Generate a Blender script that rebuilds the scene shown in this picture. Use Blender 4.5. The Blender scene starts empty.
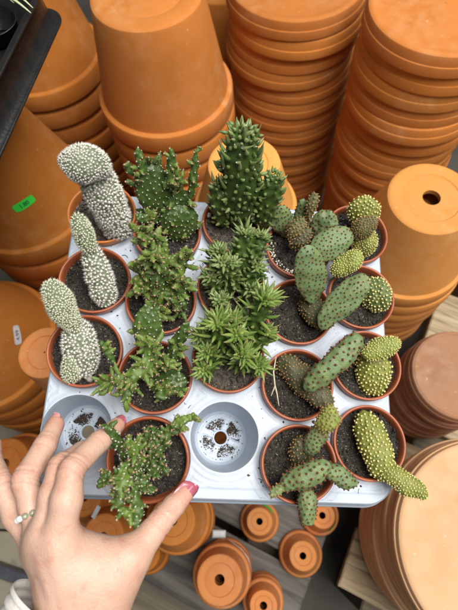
import bpy, math, random
import numpy as np
from mathutils import Matrix, Vector
from mathutils.geometry import delaunay_2d_cdt

SC = bpy.context.scene
COL = SC.collection
rad = math.radians

# ------------------------------------------------------------------ camera
FPX, CXP, CYP, WPX, HPX = 460.0, 229.0, 305.0, 458.0, 610.0
CAM = np.array([0.0, 0.0, 0.90])
def cam_basis(nx, ny):
    d = np.array([(nx-CXP)/FPX, -(ny-CYP)/FPX, -1.0]); d /= np.linalg.norm(d)
    up = -d
    y = np.array([0, 1.0, 0])-up*up[1]; y /= np.linalg.norm(y)
    return np.array([np.cross(y, up), y, up])
MC = cam_basis(255, 505)
cd = bpy.data.cameras.new('camera'); cam = bpy.data.objects.new('camera', cd); COL.objects.link(cam)
m4 = np.eye(4); m4[:3, :3] = MC; m4[:3, 3] = CAM
cam.matrix_world = Matrix(m4.tolist())
cd.sensor_fit = 'VERTICAL'; cd.sensor_height = 24.0; cd.lens = 24.0*FPX/HPX
cd.clip_start = 0.01; cd.clip_end = 100
cd.dof.use_dof = True; cd.dof.focus_distance = 0.36; cd.dof.aperture_fstop = 7.0
SC.camera = cam

# ------------------------------------------------------------------ light
w = bpy.data.worlds.new("World"); SC.world = w; w.use_nodes = True
bg = w.node_tree.nodes['Background']
bg.inputs[0].default_value = (0.95, 0.97, 1.0, 1); bg.inputs[1].default_value = 0.14
def area(name, loc, target, size, energy, color):
    l = bpy.data.lights.new(name, 'AREA'); l.shape = 'RECTANGLE'; l.size, l.size_y = size
    l.energy = energy; l.color = color
    o = bpy.data.objects.new(name, l); COL.objects.link(o); o.location = loc
    o.rotation_euler = (Vector(target)-Vector(loc)).to_track_quat('-Z', 'Y').to_euler()
    return o
area('ceiling_lamp', (0.75, 0.10, 2.5), (0.05, 0.25, 0.3), (1.7, 1.3), 93, (1.0, 0.96, 0.90))
SC.view_settings.view_transform = 'Standard'; SC.view_settings.look = 'None'
SC.view_settings.exposure = 0.0; SC.view_settings.gamma = 1.0

# ------------------------------------------------------------------ frames
def at(px, py, z):                    # point of the place seen at a pixel, at world height z
    v = MC @ np.array([(px-CXP)/FPX, -(py-CYP)/FPX, -1.0])
    return CAM+v*(z-CAM[2])/v[2]
def depth(P): return -(MC.T @ (np.asarray(P)-CAM))[2]
# the tray is held a little tilted: its own frame
RT = np.array([[0.9950931910387132, -0.06441999636708914, -0.07509730498796507],
               [0.03877820603247644, 0.9522066252807475, -0.3029831571364205],
               [0.09102632523228668, 0.2985843379005575, 0.9500324211705576]])
CT = np.array([-0.03024716594863588, -0.10190390124021614, 0.3724864000476104])
RW = MC @ RT.T
TWn = np.eye(4); TWn[:3, :3] = RW; TWn[:3, 3] = CAM-RW @ CT
TW = Matrix(TWn.tolist())
def att(px, py, z):                   # the same in the tray's frame, z above the tray top
    v = RT @ np.array([(px-CXP)/FPX, -(py-CYP)/FPX, -1.0])
    return CT+v*(z-CT[2])/v[2]
def dept(P): return -(RT.T @ (np.asarray(P)-CT))[2]
def px2m(P, n): return n*dept(P)/FPX
PX, PY, ST = 0.05677456, 0.0606361, 0.01768579
def cell(c, k): return np.array([(c-2)*PX, (1.5-k)*PY-(ST if c % 2 else 0), 0.0])
def unit(v): v = np.asarray(v, float); return v/(np.linalg.norm(v)+1e-12)

# ------------------------------------------------------------------ materials
def mat(name, base, rough=0.6, var=None, vscale=40, spots=None, sscale=300, sthr=(0.62, 0.68), bump=0.0, bscale=300,
        sss=0.0, spec=0.5, coat=0.0, detail=4, dist=0.0, attr=None, attrcol=None, bloom=None, perobj=0.0, attr2=None, attr2col=None):
    m = bpy.data.materials.new(name); m.use_nodes = True
    nt = m.node_tree; N = nt.nodes; L = nt.links
    b = N['Principled BSDF']
    b.inputs['Roughness'].default_value = rough
    b.inputs['Specular IOR Level'].default_value = spec
    if coat: b.inputs['Coat Weight'].default_value = coat; b.inputs['Coat Roughness'].default_value = 0.25
    tc = N.new('ShaderNodeTexCoord')
    col = None
    def noise(scale, det=detail):
        n = N.new('ShaderNodeTexNoise'); n.inputs['Scale'].default_value = scale; n.inputs['Detail'].default_value = det
        n.inputs['Distortion'].default_value = dist
        L.new(tc.outputs['Object'], n.inputs['Vector']); return n
    rgb = N.new('ShaderNodeRGB'); rgb.outputs[0].default_value = (*base, 1); col = rgb.outputs[0]
    def mix(fac, a, c2):
        x = N.new('ShaderNodeMix'); x.data_type = 'RGBA'
        L.new(fac, x.inputs[0]); L.new(a, x.inputs[6]); x.inputs[7].default_value = (*c2, 1)
        return x.outputs[2]
    def ramp(src, lo, hi):
        r = N.new('ShaderNodeMapRange'); r.inputs[1].default_value = lo; r.inputs[2].default_value = hi
        L.new(src, r.inputs[0]); return r.outputs[0]
    if var: col = mix(ramp(noise(vscale).outputs[0], 0.35, 0.68), col, var)
    if attr:
        a = N.new('ShaderNodeAttribute'); a.attribute_name = attr
        col = mix(a.outputs['Fac'], col, attrcol)
    if bloom:
        n1, n2 = noise(7, 6), noise(46, 8)
        ml = N.new('ShaderNodeMath'); ml.operation = 'MULTIPLY'; L.new(ramp(n1.outputs[0], .46, .74), ml.inputs[0]); L.new(ramp(n2.outputs[0], .38, .72), ml.inputs[1])
        m2_ = N.new('ShaderNodeMath'); m2_.operation = 'MULTIPLY'; m2_.inputs[1].default_value = .62; L.new(ml.outputs[0], m2_.inputs[0])
        col = mix(m2_.outputs[0], col, bloom)
    if perobj:
        oi = N.new('ShaderNodeObjectInfo'); hs = N.new('ShaderNodeHueSaturation')
        mr = N.new('ShaderNodeMapRange'); mr.inputs[3].default_value = 1-perobj; mr.inputs[4].default_value = 1+perobj; L.new(oi.outputs['Random'], mr.inputs[0])
        L.new(mr.outputs[0], hs.inputs['Value'])
        fr = N.new('ShaderNodeMath'); fr.operation = 'MULTIPLY_ADD'; fr.inputs[1].default_value = 7.31; L.new(oi.outputs['Random'], fr.inputs[0])
        f2 = N.new('ShaderNodeMath'); f2.operation = 'FRACT'; L.new(fr.outputs[0], f2.inputs[0])
        mh = N.new('ShaderNodeMapRange'); mh.inputs[3].default_value = .497; mh.inputs[4].default_value = .504; L.new(f2.outputs[0], mh.inputs[0]); L.new(mh.outputs[0], hs.inputs['Hue'])
        L.new(col, hs.inputs['Color']); col = hs.outputs[0]
    if attr2:
        a = N.new('ShaderNodeAttribute'); a.attribute_name = attr2
        col = mix(a.outputs['Fac'], col, attr2col)
    if spots: col = mix(ramp(noise(sscale, 2).outputs[0], *sthr), col, spots)
    L.new(col, b.inputs['Base Color'])
    if bump:
        bp = N.new('ShaderNodeBump'); bp.inputs['Strength'].default_value = bump; bp.inputs['Distance'].default_value = 0.002
        L.new(noise(bscale, 5).outputs[0], bp.inputs['Height']); L.new(bp.outputs[0], b.inputs['Normal'])
    if sss:
        b.inputs['Subsurface Weight'].default_value = sss
        b.inputs['Subsurface Radius'].default_value = (1, 0.35, 0.2); b.inputs['Subsurface Scale'].default_value = 0.004
    return m
M = {}
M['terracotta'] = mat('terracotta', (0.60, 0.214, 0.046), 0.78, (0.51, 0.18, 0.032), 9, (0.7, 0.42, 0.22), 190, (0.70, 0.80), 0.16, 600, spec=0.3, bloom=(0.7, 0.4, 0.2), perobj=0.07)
M['terracotta_shaded'] = mat('terracotta_shaded', (0.5, 0.17, 0.026), 0.78, (0.41, 0.13, 0.019), 9, (0.62, 0.34, 0.16), 190, (0.70, 0.80), 0.16, 600, spec=0.3, bloom=(0.58, 0.28, 0.11), perobj=0.07)  # darker copy of terracotta, shade of left and rear stacks put into its colour
M['terracotta_pale'] = mat('terracotta_pale', (0.74, 0.335, 0.085), 0.78, (0.66, 0.28, 0.065), 9, (0.76, 0.5, 0.26), 190, (0.70, 0.80), 0.16, 600, spec=0.3, bloom=(0.78, 0.46, 0.2), perobj=0.07)
M['terracotta_small'] = mat('terracotta_small', (0.62, 0.245, 0.075), 0.78, (0.52, 0.18, 0.05), 9, (0.72, 0.45, 0.27), 190, (0.70, 0.80), 0.16, 600, spec=0.3, bloom=(0.7, 0.42, 0.25), perobj=0.07)
M['terracotta_bright'] = mat('terracotta_bright', (0.68, 0.285, 0.075), 0.78, (0.60, 0.235, 0.055), 9, (0.74, 0.46, 0.25), 190, (0.70, 0.80), 0.16, 600, spec=0.3, bloom=(0.74, 0.44, 0.22), perobj=0.05)
M['biscuit'] = mat('biscuit', (0.74, 0.47, 0.27), 0.78, (0.62, 0.345, 0.17), 9, (0.76, 0.57, 0.4), 190, (0.70, 0.80), 0.16, 600, spec=0.3, bloom=(0.76, 0.56, 0.4), perobj=0.07)
M['biscuit_dark'] = mat('biscuit_dark', (0.43, 0.22, 0.125), 0.78, (0.34, 0.165, 0.09), 9, (0.58, 0.4, 0.28), 190, (0.70, 0.80), 0.16, 600, spec=0.3, bloom=(0.58, 0.42, 0.31), perobj=0.07)
M['tray'] = mat('tray_plastic', (0.44, 0.505, 0.59), 0.46, (0.41, 0.47, 0.555), 60, (0.22, 0.21, 0.19), 420, (0.72, 0.76), 0.03, 300)
M['pot'] = mat('pot_plastic', (0.36, 0.098, 0.038), 0.40, (0.27, 0.072, 0.03), 60, (0.38, 0.2, 0.12), 400, (0.68, 0.78), 0.05, 500)
M['pot_orange'] = mat('pot_orange', (0.62, 0.21, 0.05), 0.45, (0.55, 0.17, 0.04), 50, bump=0.05)
M['soil'] = mat('soil', (0.013, 0.011, 0.009), 0.95, (0.056, 0.048, 0.036), 480, (0.36, 0.33, 0.28), 760, (0.65, 0.71), 1.0, 900, detail=8)
M['soil_dry'] = mat('soil_dry', (0.055, 0.046, 0.036), 0.95, (0.19, 0.165, 0.13), 380, (0.45, 0.42, 0.36), 700, (0.64, 0.72), 1.0, 900, detail=8)
M['crumb'] = mat('crumb', (0.028, 0.020, 0.015), 0.95, (0.10, 0.078, 0.055), 500)
M['woolly'] = mat('woolly_skin', (0.17, 0.205, 0.125), 0.7, (0.11, 0.14, 0.08), 160, bump=0.3, bscale=900)
M['white_wool'] = mat('white_wool', (0.82, 0.81, 0.75), 0.85, (0.70, 0.69, 0.61), 300)
M['cream_wool'] = mat('cream_wool', (0.74, 0.75, 0.60), 0.85, (0.62, 0.64, 0.45), 300)
M['yellow_pad'] = mat('yellow_pad', (0.215, 0.235, 0.042), 0.6, (0.145, 0.17, 0.03), 120, bump=0.25, bscale=900)
M['green_pad'] = mat('green_pad', (0.12, 0.165, 0.05), 0.55, (0.08, 0.125, 0.036), 120, bump=0.25, bscale=900)
M['young_pad'] = mat('young_pad', (0.24, 0.29, 0.055), 0.6, (0.16, 0.21, 0.04), 120, bump=0.25, bscale=900)
M['brown_pad'] = mat('brown_pad', (0.145, 0.15, 0.06), 0.65, (0.10, 0.11, 0.045), 150, bump=0.25, bscale=900)
M['yellow_tuft'] = mat('yellow_tuft', (0.76, 0.70, 0.32), 0.85, (0.64, 0.56, 0.2), 400)
M['rust_tuft'] = mat('rust_tuft', (0.085, 0.024, 0.012), 0.8, (0.20, 0.075, 0.032), 350)
M['ochre_tuft'] = mat('ochre_tuft', (0.42, 0.26, 0.10), 0.8, (0.30, 0.15, 0.06), 350)
M['blue_pad'] = mat('blue_pad', (0.125, 0.20, 0.085), 0.52, (0.165, 0.22, 0.08), 90, (0.20, 0.15, 0.07), 130, (0.62, 0.74), 0.3, 800)
M['olive_pad'] = mat('olive_pad', (0.062, 0.078, 0.036), 0.62, (0.095, 0.085, 0.046), 100, bump=0.3, bscale=800)
M['dark_stem'] = mat('dark_stem', (0.038, 0.076, 0.014), 0.36, (0.066, 0.11, 0.022), 90, bump=0.25, bscale=700)
M['mid_stem'] = mat('mid_stem', (0.075, 0.130, 0.024), 0.45, (0.046, 0.092, 0.017), 110, (0.12, 0.10, 0.04), 160, (0.68, 0.78), 0.3, 700)
M['bright_stem'] = mat('bright_stem', (0.135, 0.205, 0.036), 0.45, (0.085, 0.15, 0.027), 120, (0.16, 0.13, 0.05), 170, (0.70, 0.8), 0.3, 700)
M['pink_tuft'] = mat('pink_tuft', (0.48, 0.32, 0.22), 0.85, (0.33, 0.16, 0.10), 500)
M['white_dot'] = mat('white_dot', (0.70, 0.68, 0.58), 0.85, (0.55, 0.5, 0.4), 500)
M['leaf_dark'] = mat('leaf_dark', (0.145, 0.22, 0.06), 0.4, (0.07, 0.13, 0.03), 170, attr='leafvar', attrcol=(0.23, 0.29, 0.11), attr2='tip', attr2col=(0.22, 0.15, 0.10))
M['leaf_light'] = mat('leaf_light', (0.135, 0.225, 0.042), 0.4, (0.09, 0.165, 0.03), 140, attr='leafvar', attrcol=(0.225, 0.31, 0.075), attr2='tip', attr2col=(0.28, 0.17, 0.10))
M['nail'] = mat('nail_polish', (0.38, 0.085, 0.135), 0.14, (0.50, 0.18, 0.22), 120, coat=0.8)
M['nail_pale'] = mat('nail_pale', (0.70, 0.36, 0.33), 0.14, (0.66, 0.28, 0.28), 120, coat=0.8)
M['skin'] = mat('skin', (0.65, 0.435, 0.335), 0.42, (0.59, 0.36, 0.265), 40, (0.53, 0.27, 0.20), 120, (0.54, 0.82), 0.20, 700, sss=0.15,
                attr='flush', attrcol=(0.60, 0.235, 0.18))
M['knit'] = mat('white_knit', (0.78, 0.76, 0.72), 0.9, (0.68, 0.66, 0.62), 300, bump=0.4, bscale=1500)
M['bead_grey'] = mat('bead_grey', (0.22, 0.25, 0.17), 0.15, (0.40, 0.41, 0.28), 300, (0.05, 0.05, 0.04), 260, (0.6, 0.64), coat=0.6)
M['bead_white'] = mat('bead_white', (0.75, 0.76, 0.74), 0.12, coat=0.6)
M['bead_dark'] = mat('bead_dark', (0.07, 0.06, 0.05), 0.15, (0.2, 0.15, 0.1), 300, coat=0.6)
M['black_plastic'] = mat('black_plastic', (0.007, 0.0065, 0.006), 0.35, (0.014, 0.013, 0.012), 60, (0.07, 0.06, 0.055), 140, (0.72, 0.8), 0.15, 300)
M['blade'] = mat('blade', (0.38, 0.48, 0.22), 0.5, (0.6, 0.62, 0.42), 60)
M['floor'] = mat('floor_screed', (0.10, 0.092, 0.08), 0.8, (0.075, 0.068, 0.058), 7, (0.05, 0.045, 0.04), 40, (0.64, 0.8), 0.2, 120)
M['paving'] = mat('paving_stone', (0.36, 0.325, 0.24), 0.8, (0.30, 0.27, 0.20), 9, (0.2, 0.18, 0.14), 45, (0.62, 0.8), 0.25, 160)
M['steel'] = mat('dark_steel', (0.06, 0.065, 0.08), 0.45, (0.09, 0.095, 0.115), 50, bump=0.1)
M['green_paper'] = mat('green_paper', (0.05, 0.82, 0.08), 0.5, (0.045, 0.76, 0.07), 80)
M['white_paper'] = mat('white_paper', (0.74, 0.74, 0.76), 0.55, (0.66, 0.66, 0.69), 80)
M['ink'] = mat('ink', (0.02, 0.03, 0.06), 0.6)
M['clear_plastic'] = mat('clear_plastic', (0.62, 0.64, 0.66), 0.25, (0.5, 0.52, 0.54), 90)
M['wire'] = mat('wire', (0.55, 0.55, 0.56), 0.3)
M['straw'] = mat('straw', (0.55, 0.50, 0.38), 0.7, (0.42, 0.37, 0.26), 200)
M['stone'] = mat('stone', (0.34, 0.33, 0.29), 0.8, (0.24, 0.23, 0.2), 150, bump=0.3)
def wood(name, a, b_, c_):
    m = bpy.data.materials.new(name); m.use_nodes = True
    nt = m.node_tree; N = nt.nodes; L = nt.links; b = N['Principled BSDF']; b.inputs['Roughness'].default_value = 0.8
    tc = N.new('ShaderNodeTexCoord'); mp = N.new('ShaderNodeMapping'); mp.inputs['Scale'].default_value = (2.2, 34, 34)
    oi = N.new('ShaderNodeObjectInfo'); ad = N.new('ShaderNodeVectorMath'); ad.operation = 'ADD'
    L.new(tc.outputs['Object'], ad.inputs[0]); L.new(oi.outputs['Random'], ad.inputs[1])
    L.new(ad.outputs[0], mp.inputs[0])
    n = N.new('ShaderNodeTexNoise'); n.inputs['Scale'].default_value = 2.4; n.inputs['Detail'].default_value = 8; n.inputs['Distortion'].default_value = 0.9
    L.new(mp.outputs[0], n.inputs['Vector'])
    r = N.new('ShaderNodeValToRGB'); e = r.color_ramp.elements
    e[0].position = 0.38; e[0].color = (*c_, 1); e[1].position = 0.62; e[1].color = (*a, 1)
    x = e.new(0.5); x.color = (*b_, 1)
    L.new(n.outputs[0], r.inputs[0])
    v = N.new('ShaderNodeTexVoronoi'); v.inputs['Scale'].default_value = 7
    mp2 = N.new('ShaderNodeMapping'); mp2.inputs['Scale'].default_value = (0.55, 1.3, 1); L.new(ad.outputs[0], mp2.inputs[0]); L.new(mp2.outputs[0], v.inputs['Vector'])
    k = N.new('ShaderNodeMapRange'); k.inputs[1].default_value = 0.05; k.inputs[2].default_value = 0.10
    L.new(v.outputs['Distance'], k.inputs[0])
    mx = N.new('ShaderNodeMix'); mx.data_type = 'RGBA'; mx.inputs[6].default_value = (c_[0]*.45, c_[1]*.4, c_[2]*.4, 1)
    L.new(k.outputs[0], mx.inputs[0]); L.new(r.outputs[0], mx.inputs[7]); L.new(mx.outputs[2], b.inputs['Base Color'])
    bp = N.new('ShaderNodeBump'); bp.inputs['Strength'].default_value = 0.5; bp.inputs['Distance'].default_value = 0.002
    L.new(n.outputs[0], bp.inputs['Height']); L.new(bp.outputs[0], b.inputs['Normal'])
    return m
M['grey_wood'] = wood('grey_wood', (0.16, 0.15, 0.13), (0.115, 0.108, 0.095), (0.068, 0.063, 0.056))
M['brown_wood'] = wood('brown_wood', (0.20, 0.17, 0.115), (0.15, 0.125, 0.085), (0.12, 0.1, 0.075))
M['pale_wood'] = wood('pale_wood', (0.55, 0.445, 0.295), (0.44, 0.34, 0.21), (0.27, 0.195, 0.115))

def skin_relief(m):
    nt = m.node_tree; N = nt.nodes; L = nt.links; b = N['Principled BSDF']; tc = [n for n in N if n.type == 'TEX_COORD'][0]
    bp = [n for n in N if n.type == 'BUMP'][0]
    v = N.new('ShaderNodeTexVoronoi'); v.feature = 'DISTANCE_TO_EDGE'; v.inputs['Scale'].default_value = 620
    w_ = N.new('ShaderNodeTexNoise'); w_.inputs['Scale'].default_value = 200; mx = N.new('ShaderNodeMix'); mx.data_type = 'VECTOR'; mx.inputs[0].default_value = .012
    L.new(tc.outputs['Object'], w_.inputs['Vector']); L.new(tc.outputs['Object'], mx.inputs[4]); L.new(w_.outputs['Color'], mx.inputs[5]); L.new(mx.outputs[1], v.inputs['Vector'])
    r = N.new('ShaderNodeMapRange'); r.inputs[1].default_value = 0; r.inputs[2].default_value = .12; L.new(v.outputs['Distance'], r.inputs[0])
    b2 = N.new('ShaderNodeBump'); b2.inputs['Strength'].default_value = .20; b2.inputs['Distance'].default_value = .0006
    L.new(r.outputs[0], b2.inputs['Height']); L.new(bp.outputs[0], b2.inputs['Normal']); L.new(b2.outputs[0], b.inputs['Normal'])
skin_relief(M['skin'])

# ------------------------------------------------------------------ mesh helpers
def obj(name, V, F, m, parent=None, matrix=None, smooth=True, kind=None, sharp=0):
    me = bpy.data.meshes.new(name)
    V = np.asarray(V, float)
    me.from_pydata(V.tolist(), [], [tuple(int(i) for i in f) for f in F]); me.update()
    if smooth: me.polygons.foreach_set('use_smooth', [True]*len(me.polygons))
    if smooth and sharp: me.set_sharp_from_angle(angle=rad(sharp))
    me.materials.append(M[m] if isinstance(m, str) else m)
    o = bpy.data.objects.new(name, me); COL.objects.link(o)
    if parent is not None: o.parent = parent
    if matrix is not None: o.matrix_world = matrix
    if kind: o['kind'] = kind
    return o
def tag(o, label, cat, group=None):
    o['label'] = label; o['category'] = cat
    if group: o['group'] = group
    return o
def thing(name, label, cat, matrix, group=None):
    o = bpy.data.objects.new(name, None); COL.objects.link(o); o.empty_display_size = 0.02
    o.matrix_world = matrix
    return tag(o, label, cat, group)
def part(name, V, F, m, parent, smooth=True, kind=None):
    return obj(name, V, F, m, parent, None, smooth, kind)
class MB:
    def __init__(s): s.V = []; s.F = []; s.n = 0
    def add(s, V, F):
        V = np.asarray(V, float); s.V.append(V); s.F += [[i+s.n for i in f] for f in F]; s.n += len(V)
    def get(s): return (np.concatenate(s.V) if s.V else np.zeros((0, 3))), s.F
def lathe(prof, n=96, wob=0.0, seed=0):          # closed ring of profile points (r, z)
    a = np.linspace(0, 2*np.pi, n, endpoint=False); V = []; F = []
    k = len(prof)
    wb = 1+wob*np.sin(a*2+seed)+wob*.6*np.sin(a*3+seed*2.3)
    for r, z in prof:
        V.append(np.stack([r*wb*np.cos(a), r*wb*np.sin(a), np.full(n, z)], 1))
    for i in range(k):
        j = (i+1) % k
        for q in range(n):
            p = (q+1) % n
            F.append((i*n+q, i*n+p, j*n+p, j*n+q))
    return np.concatenate(V), F
def box(x0, x1, y0, y1, z0, z1, bv=0.0):
    if bv <= 0:
        V = [(x, y, z) for z in (z0, z1) for y in (y0, y1) for x in (x0, x1)]
        return np.array(V), [(0, 2, 3, 1), (4, 5, 7, 6), (0, 1, 5, 4), (2, 6, 7, 3), (0, 4, 6, 2), (1, 3, 7, 5)]
    V = []; F = []
    lay = [(z0, bv), (z0+bv, 0), (z1-bv, 0), (z1, bv)]
    for z, i in lay:
        V += [(x0+i, y0+i, z), (x1-i, y0+i, z), (x1-i, y1-i, z), (x0+i, y1-i, z)]
    F.append((3, 2, 1, 0)); F.append((12, 13, 14, 15))
    for l in range(3):
        for q in range(4):
            p = (q+1) % 4; F.append((l*4+q, l*4+p, l*4+4+p, l*4+4+q))
    return np.array(V, float), F
def tube(pts, r, n=8, flat=1.0):
    pts = np.asarray(pts, float); k = len(pts); r = np.broadcast_to(np.asarray(r, float), (k,))
    T = np.gradient(pts, axis=0); T /= np.linalg.norm(T, axis=1)[:, None]+1e-12
    up = np.array([0, 0, 1.0]) if abs(T[0][2]) < .9 else np.array([1.0, 0, 0])
    V = []; F = []
    for i in range(k):
        s = unit(np.cross(T[i], up)); u = np.cross(s, T[i])
        a = np.linspace(0, 2*np.pi, n, endpoint=False)
        V.append(pts[i]+r[i]*(np.cos(a)[:, None]*s+flat*np.sin(a)[:, None]*u))
    for i in range(k-1):
        for q in range(n):
            p = (q+1) % n; F.append((i*n+q, i*n+p, (i+1)*n+p, (i+1)*n+q))
    F.append(tuple(range(n))[::-1]); F.append(tuple(range((k-1)*n, k*n)))
    return np.concatenate(V), F
ICO_V = []
_t = (1+5**.5)/2
for a in (-1, 1):
    for b in (-_t, _t): ICO_V += [(a, b, 0), (0, a, b), (b, 0, a)]
ICO_V = np.array(ICO_V, float)/math.hypot(1, _t)
def _hull():
    F = []; V = ICO_V
    e = min(np.linalg.norm(V[0]-V[j]) for j in range(1, 12))*1.05
    for i in range(12):
        for j in range(i+1, 12):
            for k in range(j+1, 12):
                if max(np.linalg.norm(V[i]-V[j]), np.linalg.norm(V[j]-V[k]), np.linalg.norm(V[i]-V[k])) < e:
                    n = np.cross(V[j]-V[i], V[k]-V[i])
                    F.append((i, j, k) if n @ V[i] > 0 else (i, k, j))
    return np.array(F)
ICO_F = _hull()
def blobs(P, R, rng, jit=0.15, squash=None):     # many small lumps in one go
    P = np.asarray(P); n = len(P); R = np.broadcast_to(np.asarray(R, float), (n,))
    S = 1+jit*rng.normal(size=(n, 12, 1))
    V = P[:, None, :]+ICO_V[None]*R[:, None, None]*S
    F = (ICO_F[None]+12*np.arange(n)[:, None, None]).reshape(-1, 3)
    return V.reshape(-1, 3), F.tolist()
def spikes(P, D, Lr, r):
    P = np.asarray(P); n = len(P); D = D/(np.linalg.norm(D, axis=1)[:, None]+1e-9)
    ref = np.where(np.abs(D[:, 2:3]) < .9, np.array([[0, 0, 1.0]]), np.array([[1.0, 0, 0]]))
    s = np.cross(D, ref); s /= np.linalg.norm(s, axis=1)[:, None]; u = np.cross(s, D)
    V = np.zeros((n, 4, 3)); r = np.broadcast_to(np.asarray(r, float), (n,))[:, None]; Lr = np.broadcast_to(np.asarray(Lr, float), (n,))[:, None]
    for k in range(3):
        a = k*2*math.pi/3; V[:, k] = P+r*(math.cos(a)*s+math.sin(a)*u)
    V[:, 3] = P+D*Lr
    F = (np.array([[0, 1, 3], [1, 2, 3], [2, 0, 3]])[None]+4*np.arange(n)[:, None, None]).reshape(-1, 3)
    return V.reshape(-1, 3), F.tolist()
ORD = ['topmost']+[w_+' from top' for w_ in 'second third fourth fifth sixth seventh eighth ninth tenth eleventh twelfth thirteenth fourteenth fifteenth sixteenth seventeenth eighteenth nineteenth twentieth'.split()]+['twenty '+w_+' from top' for w_ in 'first second third fourth fifth'.split()]

# ------------------------------------------------------------------ floor and boards
FZ = -0.30
V, F = box(-6, 6, -6, 6, FZ-0.1, FZ)
obj('floor', V, F, 'floor', smooth=False, kind='structure')
for nm_, yy0, yy1, xx1 in (('pavement', -.55, -.062, .0), ('pavement', -.058, .22, -.17)):
    V, F = box(-1.3, xx1, yy0, yy1, FZ-.02, -.14, .002)
    obj(nm_, V, F, 'paving', smooth=False, kind='structure')
BD = unit(at(282, 559, 0)-at(215, 523, 0)); BN = np.array([-BD[1], BD[0], 0.0])      # board direction and its normal
def board(name, org, along0, along1, across, width, z, m, label, group, th=0.022):
    c = org+BD*(along0+along1)/2+BN*across
    ln = along1-along0
    rs = np.random.default_rng(int(abs(across)*1000+abs(along0)*77)+3)
    V, F = box(-ln/2, ln/2, -width/2, width/2, -th, 0, 0.0025)
    mw = Matrix.Translation((c[0], c[1], z)) @ Matrix.Rotation(math.atan2(BD[1], BD[0]), 4, 'Z')
    return tag(obj(name, V, F, m, matrix=mw, smooth=False), label, 'board', group)
g0 = at(215, 523, 0.0); g0[2] = 0
GEND = float((at(318, 560, 0)-g0) @ BD)
W = 0.128
GL = float((at(92, 585, 0)-g0) @ BD)
ac = -W/2-0.006
board('deck_board', g0, GL, GEND, W/2+0.010, W, 0.0, 'grey_wood', 'weathered grey board directly under the tray front edge with two green stickered pots on it', 'weathered boards under the small pots')
board('deck_board', g0, GL, GEND, -W/2-0.004, W, -0.002, 'grey_wood', 'weathered grey board carrying the dark holed small pots beside the thumb', 'weathered boards under the small pots')
board('deck_board', g0, GL, GEND+0.05, -W*1.5-0.010, W, -0.045, 'brown_wood', 'lower brownish board along the bottom of the picture', 'weathered boards under the small pots')
board('deck_board', g0, GL, GEND, W*1.5+0.022, W, 0.001, 'grey_wood', 'weathered grey board hidden in the shade beneath the cactus tray', 'weathered boards under the small pots')
p0 = at(338, 586, 0.0); p0[2] = 0                                      # corner of the pale pallet
for i, lab in enumerate(['pale knotty pallet board in front at the lower right with clean sawn end',
                         'pale pallet board behind the front one under the biscuit saucer stack',
                         'pale pallet board between the two pinkish brown stacks',
                         'pale pallet board behind the fluted pot stack',
                         'pale pallet board lying nearest the big drain holed pot',
                         'pale pallet board farthest back under the tall saucer stacks']):
    b0, b1 = [(0, .098), (.105, .204), (.211, .272), (.312, .398), (.405, .461), (.469, .60)][i]; wd = b1-b0
    board('pallet_board', p0, [0, .008, -.004, .004, 0, .006][i], 1.1, (b0+b1)/2, wd, [0, -.001, .001, 0, -.002, .001][i], 'pale_wood', lab, 'pale pallet boards on the right')
tag(obj('pallet_bearer', *box(-0.05, 0.05, -0.02, 0.75, FZ, -0.024, 0.003), 'brown_wood',
        matrix=Matrix.Translation((p0[0]+BD[0]*.10, p0[1]+BD[1]*.10, 0)) @ Matrix.Rotation(math.atan2(BD[1], BD[0]), 4, 'Z'), smooth=False),
    'rough timber bearer under the ends of the pale pallet boards', 'timber')
for k, (u, lab) in enumerate([(GL+.06, 'timber bearer under the far left ends of the grey boards'), (GEND-0.08, 'timber bearer under the right ends of the grey boards')]):
    q = g0+BD*u
    tag(obj('pallet_bearer', *box(-0.04, 0.04, -0.30, 0.30, FZ, -0.070, 0.003), 'brown_wood',
            matrix=Matrix.Translation((q[0], q[1], 0)) @ Matrix.Rotation(math.atan2(BD[1], BD[0]), 4, 'Z'), smooth=False), lab, 'timber')
# dark steel edge on the floor at the left
a0, a1 = at(-25, 563, -.11), at(44, 588, -.11)
d = unit(a1-a0); ln = np.linalg.norm(a1-a0)
V, F = box(0, ln, -0.011, 0.011, -0.03, 0, 0.002)
tag(obj('steel_bar', V, F, 'steel', matrix=Matrix.Translation(a0.tolist()) @ Matrix.Rotation(math.atan2(d[1], d[0]), 4, 'Z'), smooth=False),
    'dark grey steel bar lying on the beige floor beside the wrist', 'steel bar')

# ------------------------------------------------------------------ terracotta
def pot_profile(Rb, Rr, h, rim_h, t=0.006, hole=0.012, ring=True, lip=0.006):
    """upside-down pot: base disc at z=0, mouth at z=-h"""
    e = min(0.009, Rb*.11)
    p = [(hole, 0.0-0.0012)]
    if ring:
        p += [(Rb*.60, -0.0012), (Rb*.63, -0.0018), (Rb*.66, -0.0004), (Rb*.80, -0.0002)]
    p += [(Rb-e*1.0, 0.0), (Rb-e*.5, -e*.10), (Rb-e*.18, -e*.35), (Rb, -e*.85)]
    Rw = Rr-lip
    zr = -(h-rim_h)
    for q in (.25, .5, .75):
        p.append((Rb+(Rw-Rb)*q, -e*.85+(zr+e*.85)*q))
    p += [(Rw, zr+.0015), (Rw+lip*.45, zr), (Rr-.0012, zr-.0012), (Rr, zr-.004), (Rr+.001, -h+.004), (Rr, -h+.001), (Rr-.002, -h),
          (Rr-t, -h), (Rr-t-.001, -h+.003), (Rw-t*.9, zr-.004), (Rb-t*.6, -e*1.6), (Rb-t-.004, -.009), (hole+.002, -.009), (hole, -.008)]
    return p
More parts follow.
